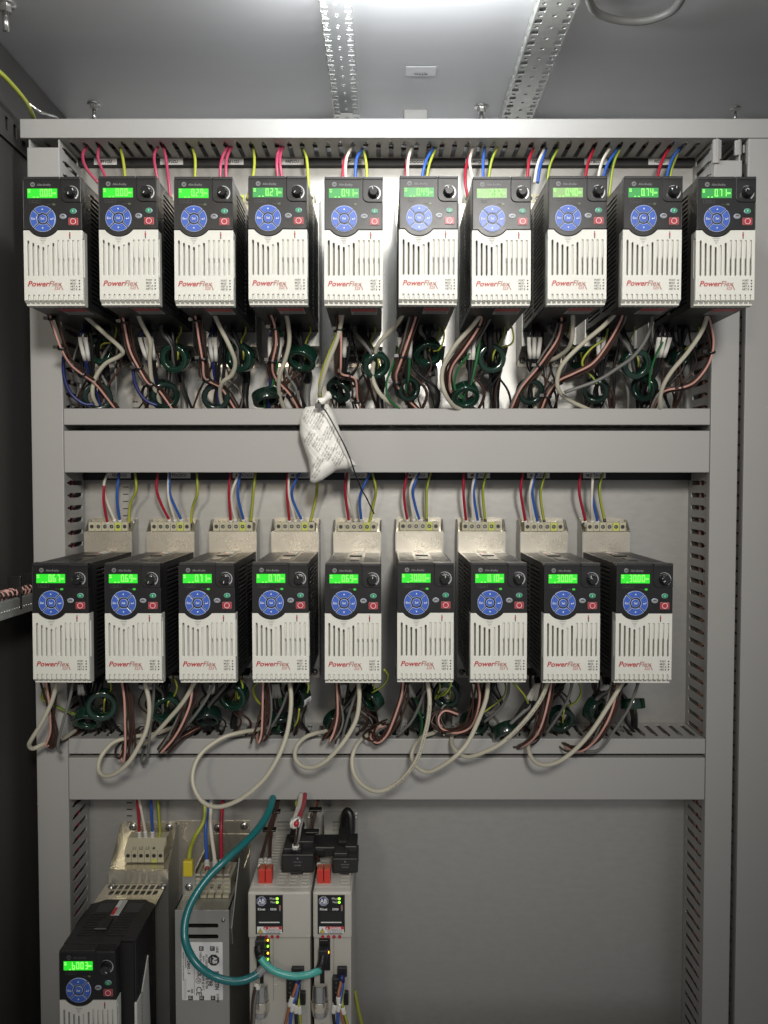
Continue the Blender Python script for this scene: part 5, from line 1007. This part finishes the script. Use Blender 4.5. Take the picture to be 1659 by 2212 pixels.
# ---------------------------------------------------------------- servo drives
def hexlogo(b, x, z, y, R, m1, m2):
    b.prism([(x+R*math.cos(PI/8+k*PI/4), z+R*math.sin(PI/8+k*PI/4)) for k in range(8)], .0003, m2, FR(0, y, 0)); b.prism([(x+R*.93*math.cos(PI/8+k*PI/4), z+R*.93*math.sin(PI/8+k*PI/4)) for k in range(8)], .0002, m1, FR(0, y-.0003, 0))
    b.text('AB', R*.85, m2, FR(x, y-.0006, z-R*.30), bold=.00025, sx=.9); b.box(x-R*.85, x+R*.85, y-.0006, y-.0005, z-R*.47, z-R*.40, m2); b.text('QUALITY', R*.22, m2, FR(x, y-.0006, z-R*.78), sx=.9)
DS = .205
def servo(px0, px1, label, wide):
    a = W(px0, 1927, DS); c = W(px1, 1927, DS); wd = c.x-a.x; zt = .33; r = thing('servo_drive', label, 'servo drive', (a.x, 0, a.z-zt), 'pale grey servo drives'); y = -DS
    def lx(px): return (px-(535 if wide else 675))*(1.2-DS)/F
    def lz(py): return W(700, py, DS).z-a.z+zt
    # shell
    zh = lz(2028); b = MB().box(0, wd, y, -.125, zh, zt, 'servo', r=.0025)
    b.box(.001, wd-.001, y+.004, -.02, 0, zh+.004, 'servo', r=.001); b.box(.001, wd-.001, -.13, -.02, zh, zt-.006, 'servot'); b.build('housing', r)
    th = []; g = MB()
    x0 = .030 if not wide else .018
    hs = []
    cols_ = [(.034, .051), (.055, .072)] if wide else [(.034, .0465)]
    if wide: cols_ = [(.033, .045), (.049, .060), (.0635, .0745)]
    for u0, u1 in cols_:
        for j in range(14):
            yy = y+.016+.0085*j; hs.append(rr(min(u0, wd-.006), min(u1, wd-.002), yy, yy+.0032, .0012, 2))
    for j in range(13): yy = y+.052+.0085*j; hs.append(rr(.004, .012, yy, yy+.0032, .0012, 2)); hs.append(rr(.016, .028, yy, yy+.0032, .0012, 2))
    MB().box(.002, wd-.002, y+.012, -.022, zt-.004, zt-.0032, 'blackd') if 0 else None
    g.plate([(.002, y+.010), (wd-.002, y+.010), (wd-.002, -.02), (.002, -.02)], hs, .0016, 'servo', TOPM(0, 0, zt+.0002), .0003); g.box(.003, wd-.003, y+.011, -.021, zt-.001, zt+.0001, 'servot'); g.build('vented_top', r)
    # display module
    cx0, cx1 = (552.5, 612.3) if wide else (685.8, 745.5)
    X0, X1, Z1, Z0 = lx(cx0), lx(cx1), lz(1933), lz(2017)
    dm = MB().plate([(X0, Z0), (X1-.003, Z0), (X1, Z0+.003), (X1, Z1), (X0, Z1)], [], .001, 'blackg', FR(0, y-.0001, 0), .0002)
    dmo = dm.build('display_module', r); yd = y-.0012; t = MB(); ww = X1-X0
    hexlogo(t, X0+.0075, Z1-.0075, yd, .0062, 'navyb', 'white')
    t.text('Mod', .0028, 'white', FR(X0+ww*.52, yd, Z1-.0055), 'LEFT', sx=1.05); t.text('Net', .0028, 'white', FR(X0+ww*.55, yd, Z1-.0100), 'LEFT', sx=1.05)
    t.text('Kinet', .0028, 'white', FR(X0+ww*.08, yd, Z1-.0190), 'LEFT', bold=.00012, sx=1.05); t.text('ix', .0022, 'faint', FR(X0+ww*.43, yd, Z1-.0190), 'LEFT'); t.text('5500', .0026, 'white', FR(X0+ww*.54, yd, Z1-.0190), 'LEFT', bold=.0001, sx=1.05)
    t.disc(.0012, .0001, 'pinkink', FR(X1-.0036, yd, Z1-.0135), 10); t.box(X1-.0048, X1-.0024, yd-.0001, yd, Z1-.0175, Z1-.0145, 'pinkink'); t.box(X1-.0044, X1-.0038, yd-.0001, yd, Z1-.0200, Z1-.0175, 'label2'); t.box(X1-.0034, X1-.0028, yd-.0001, yd, Z1-.0200, Z1-.0175, 'label2')
    t.build('lettering', dmo)
    MB().box(X0+ww*.12, X0+ww*.88, yd-.0002, yd, Z1-.0335, Z1-.0210, 'screen').build('screen', dmo); MB().box(X0+ww*.12, X0+ww*.88, yd-.0004, yd-.0002, Z1-.0350, Z1-.0337, 'white').build('screen_edge', dmo)
    for q in (0, 1): MB().disc(.0015, .0006, 'ledg', FR(X0+ww*.80, yd, Z1-.0042-.0046*q), 16).build('status_light', dmo)
    wl = MB().box(X0+.0018, X1-.0012, yd-.0002, yd, Z0+.0012, Z0+.0098, 'sticker'); wl.box(X0+ww*.29, X1-.0013, yd-.0004, yd-.0002, Z0+.0062, Z0+.0098, 'redl')
    wl.text('\u25b2DANGER' if 0 else 'DANGER', .0025, 'white', FR(X0+ww*.66, yd-.0005, Z0+.0067), bold=.00015, sx=.95); wl.prism([(X0+ww*.31, Z0+.0069), (X0+ww*.39, Z0+.0069), (X0+ww*.35, Z0+.0093)], .0001, 'white', FR(0, yd-.0004, 0))
    for q, s in enumerate(('RISK OF ELECTRICAL SHOCK', 'DO NOT TOUCH UP TO 5 MIN', 'AFTER REMOVING POWER')): wl.text(s, .00105, 'dark', FR(X0+ww*.64, yd-.0003, Z0+.0047-.0015*q), sx=.95, res=1)
    wl.prism([(X0+.0024, Z0+.0018), (X0+.0092, Z0+.0018), (X0+.0058, Z0+.0080)], .0001, 'dark', FR(0, yd-.0002, 0)); wl.prism([(X0+.0031, Z0+.0022), (X0+.0085, Z0+.0022), (X0+.0058, Z0+.0072)], .0001, 'warn', FR(0, yd-.0003, 0))
    wl.add([(X0+.0061, yd-.0005, Z0+.006), (X0+.0052, yd-.0005, Z0+.0043), (X0+.0061, yd-.0005, Z0+.0045), (X0+.0055, yd-.0005, Z0+.0026)], [(0, 1, 2), (1, 2, 3)], 'dark'); wl.build('danger_label', dmo)
    for q in range(4): MB().disc(.0021, .001, 'redk', FR(X0+.0062+.0071*q, y, lz(2023.3)), 16).build('push_button', r)
    # network ports under the module
    P0, P1 = lx(552.5 if wide else 688), lx(582 if wide else 712.5); yp = y+.004
    pb = MB().box(P0, P1, yp-.0006, yp+.003, lz(2100), lz(2029), 'blackd'); pb.box(P1+.0005, P1+.004, yp-.0008, yp+.002, lz(2165), lz(2029), 'servo'); pb.box(P1+.004, P1+.0048, yp-.0012, yp, lz(2165), lz(2029), 'servot')
    for q, py in enumerate((2034, 2056)): pb.box(P0+.0015, P1-.0035, yp-.0015, yp-.0006, lz(py+17), lz(py+14), 'steel'); pb.box(P0+.001, P1-.003, yp-.0012, yp-.0006, lz(py+1), lz(py), 'zincg')
    pb.build('network_ports', r)
    if wide:
        for q, (py, m) in enumerate(((2034, 'leda'), (2047, 'ledg'), (2062, 'leda'), (2075, 'ledg'))): MB().disc(.0014, .0012, m, FR(lx(578), yp-.0006, lz(py)), 10, rx=.9).build('port_light', r)
    else: MB().disc(.0017, .0012, 'leda', FR(lx(708), yp-.0006, lz(2060)), 10, rx=.9).build('port_light', r)
    # slot under ports, clamp
    sb = MB().box(lx(560 if wide else 690), lx(568 if wide else 700), yp-.0008, yp+.001, lz(2128), lz(2100), 'blackd'); sb.build('wire_slot', r)
    kx = .5*(lx(552 if wide else 680)+lx(570 if wide else 700)); cl = MB()
    cl.lathe([(.0095, -.004), (.0105, .0), (.0105, .022), (.0100, .032), (.0093, .036)], 'steel', T3(kx, y+.004, lz(2190)) @ Matrix.Diagonal((.95, .9, 1, 1)), 28)
    cl.lathe([(.0110, .0), (.0116, .001), (.0116, .012), (.011, .013)], 'zinc', T3(kx, y+.004, lz(2185)) @ Matrix.Diagonal((.95, .9, 1, 1)), 28); cl.build('cable_clamp', r)
    q = MB(); q.lathe([(.0012, 0), (.0012, .001), (0, .0015)], 'steel', FR(kx+.004, y-.008, lz(2203)), 12); q.build('screw', r)
    # motor connector
    m0, m1 = (lx(620), lx(658)) if wide else (lx(718), lx(750)); zc1, zc0 = (lz(2090), lz(2160))
    mc = MB().box(m0+.006, m1, y-.001, y+.01, lz(2110), zc1, 'black', r=.001); mc.box(m0, m1-.004, y-.006, y+.004, zc0, lz(2108), 'black', r=.001)
    for q in range(4): mc.box(m0+.001, m0+.004, y-.0072, y-.006, lz(2115+11*q+6), lz(2115+11*q), 'blackd'); 
    mc.box(m1-.006, m1+.002, y-.002, y+.004, lz(2170), lz(2142), 'black', r=.001)
    for q, s in enumerate('UVW'): mc.text(s, .0022, 'label2', FR(m0+.0045, y-.0063, lz(2118+11*q)))
    mc.build('motor_connector', r)
    # small embossed marks and vents
    em = MB()
    for q in range(3): em.box(lx(591 if wide else 715), lx(598 if wide else 721), y+.0032, y+.0039, lz(2105+13*q), lz(2104.2+13*q), 'white')
    if not wide: pass
    em.build('embossed_marks', r)
    # red connectors
    rc = lx(561 if wide else 689); zr = zt+.0006
    for q in range(2):
        x = rc+.0088*q; yy = y+.018; b = MB().box(x-.004, x+.004, yy, yy+.016, zr, zr+.019, 'redc', r=.0006)
        for k in range(5): b.box(x-.0028, x+.0028, yy+.002+.0026*k, yy+.0035+.0026*k, zr+.019, zr+.0198, 'copper')
        b.build('red_connector', r)
    return r
S1 = servo(535, 671, 'wider pale grey servo drive at left of the pair', True)
S2 = servo(675.5, 760, 'narrower pale grey servo drive at right of the pair', False)
# black shared-bus connector blocks on top
def busblock(px0, px1, py0, py1, d, label, txt=True, extra=()):
    a = W(px0, py1, d); c = W(px1, py0, d); t = thing('bus_connector', label, 'connector', ((a.x+c.x)/2, -d+.03, a.z), 'black bus connector blocks'); h = (c.x-a.x)/2; H = c.z-a.z
    b = MB().box(-h, h, -.03, .012, H*.15, H*.86, 'black', r=.0015); b.box(-h*.45, h*.3, -.028, .0, 0, H*.16, 'black', r=.001); b.box(-h*.94, h*.2, -.024, .02, H*.8, H*1.02, 'black', r=.0015)
    b.box(-h*.1, h*.9, -.010, .03, H*.8, H*1.12, 'black', r=.0015); b.box(-h*.7, h*.1, .0, .045, H*1.0, H*1.22, 'blackd', r=.002)
    for q in range(5): b.box(-h*1.02, h*1.02, -.0, .0022, H*(.2+.13*q), H*(.26+.13*q), 'blackd')
    b.box(-h*.35, h*.25, -.0308, -.03, H*.2, H*.25, 'blackg'); b.box(-h*.97, h*.97, -.0306, -.03, H*.79, H*.81, 'blackg')
    b.build('block', t); m = MB(); m.text('UNPLUG ONLY', .0011, 'label2', FR(0, -.0303, H*.55)).text('NO POWER', .0011, 'label2', FR(0, -.0303, H*.42)).prism([(-.0012, H*.68), (.0012, H*.68), (0, H*.74)], .0001, 'label2', FR(0, -.0302, 0)); m.build('lettering', t)
busblock(608, 678, 1838, 1893, .165, 'black bus connector block on top of the wider servo drive')
busblock(718, 773, 1848, 1893, .165, 'black bus connector block on top of the narrower servo drive')
b = MB(); a = W(662, 1850, .14); c = W(735, 1822, .13); b.box(a.x, c.x, -.14, -.10, a.z, c.z, 'black', r=.002); b.box(a.x+.008, c.x-.02, -.142, -.14, a.z+.004, c.z-.003, 'blackg', r=.0005); tag(ground(b.build('bus_bar_cover')), 'black bus bar cover bridging the two servo drives', 'connector')
# rear mounting ends of the servos
for (px0, px1, lb) in ((700, 772, 'steel rear bracket with vents above the narrower servo drive'), (575, 672, 'steel rear bracket above the wider servo drive')):
    a = W(px0, 1850, .03); c = W(px1, 1752, .03); t = thing('rear_bracket', lb, 'bracket', ((a.x+c.x)/2, -.03, a.z)); h = (c.x-a.x)/2; H = c.z-a.z
    hs = [rr(-h*.5+.0, h*.35, H*.25+.0055*j, H*.25+.0055*j+.0028, .0012, 2) for j in range(7)]
    MB().plate(rr(-h, h, 0, H, .002), hs, .0015, 'zincg', FR(0, 0, 0)).build('plate', t); MB().box(-h+.001, h-.001, .003, .028, 0, H*.72, 'servot').build('core', t)
    b = MB(); screw(b, h*.45, -.0016, H*.86, .005); b.build('screw', t); b = MB().box(h*.86, h, -.012, 0, H*.1, H*.95, 'zincg', r=.001); b.build('flange', t)
P = pathd(cL, [(1190, 520), (1200, 400), (1210, 300), (1240, 250), (1275, 300), (1280, 420), (1270, 560)], [.05, .07, .08]); wire('blackw', P, .0055, 'bus_lead', 'thick black lead looping over the narrower servo drive bracket', 'cable', n=10)
# wires to the servos
SW = [('brown', [(440, 60), (420, 200), (350, 400), (300, 600), (245, 800), (238, 930)]), ('brown', [(450, 60), (428, 200), (365, 400), (312, 600), (262, 800), (260, 935)]), ('greyw', [(430, 100), (400, 260), (340, 430), (318, 620), (305, 790), (296, 940)]), ('brown', [(455, 60), (430, 230), (372, 420), (350, 600), (345, 800), (322, 940)]), ('brown', [(462, 60), (440, 230), (385, 440), (365, 620), (360, 800), (348, 930)])]
def group_wires(cv, lst, ds, label, r, sl=True, ties=()):
    P0 = pathd(cv, lst[0][1], ds); o = P0[-1].copy(); t = thing('wire_bundle', label, 'wires', tuple(o))
    for c, pts in lst:
        Q = [p-o for p in pathd(cv, pts, ds)]; cols = ['yg', 'yg', 'gw', 'yg'] if c == 'yg' else None; MB().tube(Q, r, c, 8, cols).build('wire', t); n = len(Q)
        if sl: b = MB().tube(Q[n-9:n-3], r*1.7, 'sleeve', 9); [b.tube([Q[n-9+k], Q[n-9+k]+(Q[n-8+k]-Q[n-9+k])*.3], r*1.75, 'dark', 9) for k in (2, 4)]; b.build('marker_sleeve', t)
    for x, y, d in ties:
        q = W(*cv((x, y)), d)-o; MB().box(q.x-.009, q.x+.009, q.y-.006, q.y+.006, q.z-.0015, q.z+.0015, 'tie', r=.001).build('cable_tie', t)
    return t
group_wires(cL, SW, [.06, .09, .13, .175], 'brown wires with white sleeves entering the red plugs of the wider servo drive', .0015, ties=((400, 250, .08), (350, 460, .10)))
group_wires(cL, [('brown', [(920, 60), (880, 220), (835, 400), (832, 560), (865, 700), (905, 850), (940, 960)]), ('brown', [(930, 60), (890, 230), (850, 410), (850, 560), (885, 700), (925, 850), (955, 965)]), ('copper', [(905, 80), (865, 240), (842, 420), (842, 560), (872, 700), (912, 860), (925, 960)])], [.06, .09, .13, .175], 'brown wires entering the red plugs of the narrower servo drive', .0015, ties=((875, 230, .08), (840, 480, .12)))
group_wires(cL, [('whitew', [(712, 60), (690, 180), (655, 290), (630, 370), (640, 420)]), ('redw', [(755, 60), (730, 200), (700, 290), (670, 360), (655, 400)])], [.10, .17, .215], 'white and red power wires hanging behind the wider servo drive', .0034)
group_wires(cL, [('brown', [(672, 340), (660, 450), (652, 540), (636, 640), (628, 690)]), ('greyw', [(735, 330), (705, 440), (690, 540), (665, 640), (650, 690)])], [.205, .212, .20], 'brown and grey wires with white sleeves plugged in the black block', .0017)
wire('yg', pathd(cL, [(668, 60), (655, 170), (672, 220)], [.06, .07]), .0026, 'earth_wire', 'yellow-green wire beside the white power wire above the servo drives')
for i, (lst, nm, sv) in enumerate((([('copper', [(755, 1210), (735, 1300), (700, 1400), (650, 1560), (600, 1790)]), ('bluew', [(775, 1230), (755, 1350), (715, 1480), (680, 1620), (660, 1790)]), ('blackw', [(765, 1250), (760, 1370), (745, 1500), (740, 1640), (745, 1790)]), ('yg', [(770, 1330), (768, 1420), (775, 1520), (790, 1650), (795, 1790)])], 'copper, blue, black and yellow-green motor wires of the wider servo drive', 1),
   ([('copper', [(1335, 1180), (1310, 1290), (1290, 1400), (1300, 1540), (1370, 1790)]), ('bluew', [(1350, 1200), (1330, 1370), (1310, 1480), (1285, 1620), (1280, 1790)]), ('blackw', [(1330, 1250), (1290, 1380), (1250, 1500), (1225, 1640), (1240, 1790)]), ('yg', [(1350, 1330), (1335, 1430), (1340, 1540), (1370, 1650), (1410, 1790)])], 'copper, blue, black and yellow-green motor wires of the narrower servo drive', 0))):
    P0 = pathd(cM, lst[0][1], [.215, .225, .225]); o = P0[0].copy(); t = thing('wire_bundle', nm, 'wires', tuple(o))
    for c, pts in lst:
        Q = [p-o for p in pathd(cM, pts, [.215, .225, .225])]; MB().tube(Q, .0022, c, 8, ['yg', 'yg', 'gw', 'yg'] if c == 'yg' else None).build('wire', t); MB().tube(Q[17:24], .0029, 'sleeve', 9).build('marker_sleeve', t)
    MB().tube([Vector((0, 0, .004)), Vector((0, 0, -.004))], .0038, 'navy', 10).build('ferrule', t)
for lst, nm in (([('brown', [(235, 1240), (205, 1340), (180, 1500), (165, 1790)]), ('greyw', [(250, 1260), (222, 1380), (200, 1520), (190, 1790)])], 'brown and grey wires with a white sleeve beside the clamp of the wider servo drive'),):
    P0 = pathd(cM, lst[0][1], [.215, .225]); o = P0[0].copy(); t = thing('wire_bundle', nm, 'wires', tuple(o))
    for c, pts in lst: Q = [p-o for p in pathd(cM, pts, [.215, .225])]; MB().tube(Q, .0022, c, 8).build('wire', t); MB().tube(Q[0:5], .0034, 'sleeve', 9).build('marker_sleeve', t)
wire('yg', pathd(cM, [(1500, 1330), (1530, 1500), (1560, 1640), (1600, 1800)], [.10, .11]), .0026, 'earth_wire', 'yellow-green wire right of the narrower servo drive at the bottom edge')
# network cables
P = pathd(cK, [(830, 60), (812, 130), (770, 220), (700, 315), (600, 415), (480, 525), (360, 640), (265, 765), (200, 890), (168, 1020), (175, 1140), (220, 1250), (290, 1335), (390, 1400), (500, 1432), (600, 1430), (680, 1400), (735, 1362)], [.08, .12, .17, .20, .225, .235, .235, .225])
t = thing('network_cable', 'thick dark teal network cable looping from the duct to the wider servo drive', 'cable', tuple(P[-1])); o = P[-1]
MB().tube([p-o for p in P], .0048, 'teal', 14).build('sheath', t)
b = MB(); Q = pathd(cK, [(715, 1378), (745, 1350), (775, 1320), (785, 1290)], [.226, .222]); Q = [q-o for q in Q]
b.tube(Q, [.0052+.0009*(i % 3 == 0) for i in range(len(Q))], 'greyk', 12); b.build('boot', t)
P = pathd(cK, [(738, 1262), (770, 1305), (830, 1352), (900, 1380), (985, 1397), (1080, 1388), (1150, 1366), (1180, 1352)], [.228, .235, .235, .226]); t = thing('network_cable', 'short light teal network cable joining the two servo drives', 'cable', tuple(P[0])); o = P[0]
MB().tube([p-o for p in P], .0043, 'tealb', 14).build('sheath', t)
for pts in ([(742, 1272), (728, 1235), (722, 1190), (735, 1160)], [(1172, 1358), (1190, 1320), (1200, 1270), (1205, 1235)]):
    Q = [q-o for q in pathd(cK, pts, [.228, .216, .210])]; b = MB().tube(Q, [.0058-.0008*(i % 3 == 0) for i in range(len(Q))], 'blackw', 12); b.build('boot', t)
    e = Q[-1]; MB().box(e.x-.0058, e.x+.0058, e.y-.006, e.y+.012, e.z-.003, e.z+.008, 'strip', r=.001).build('plug', t)
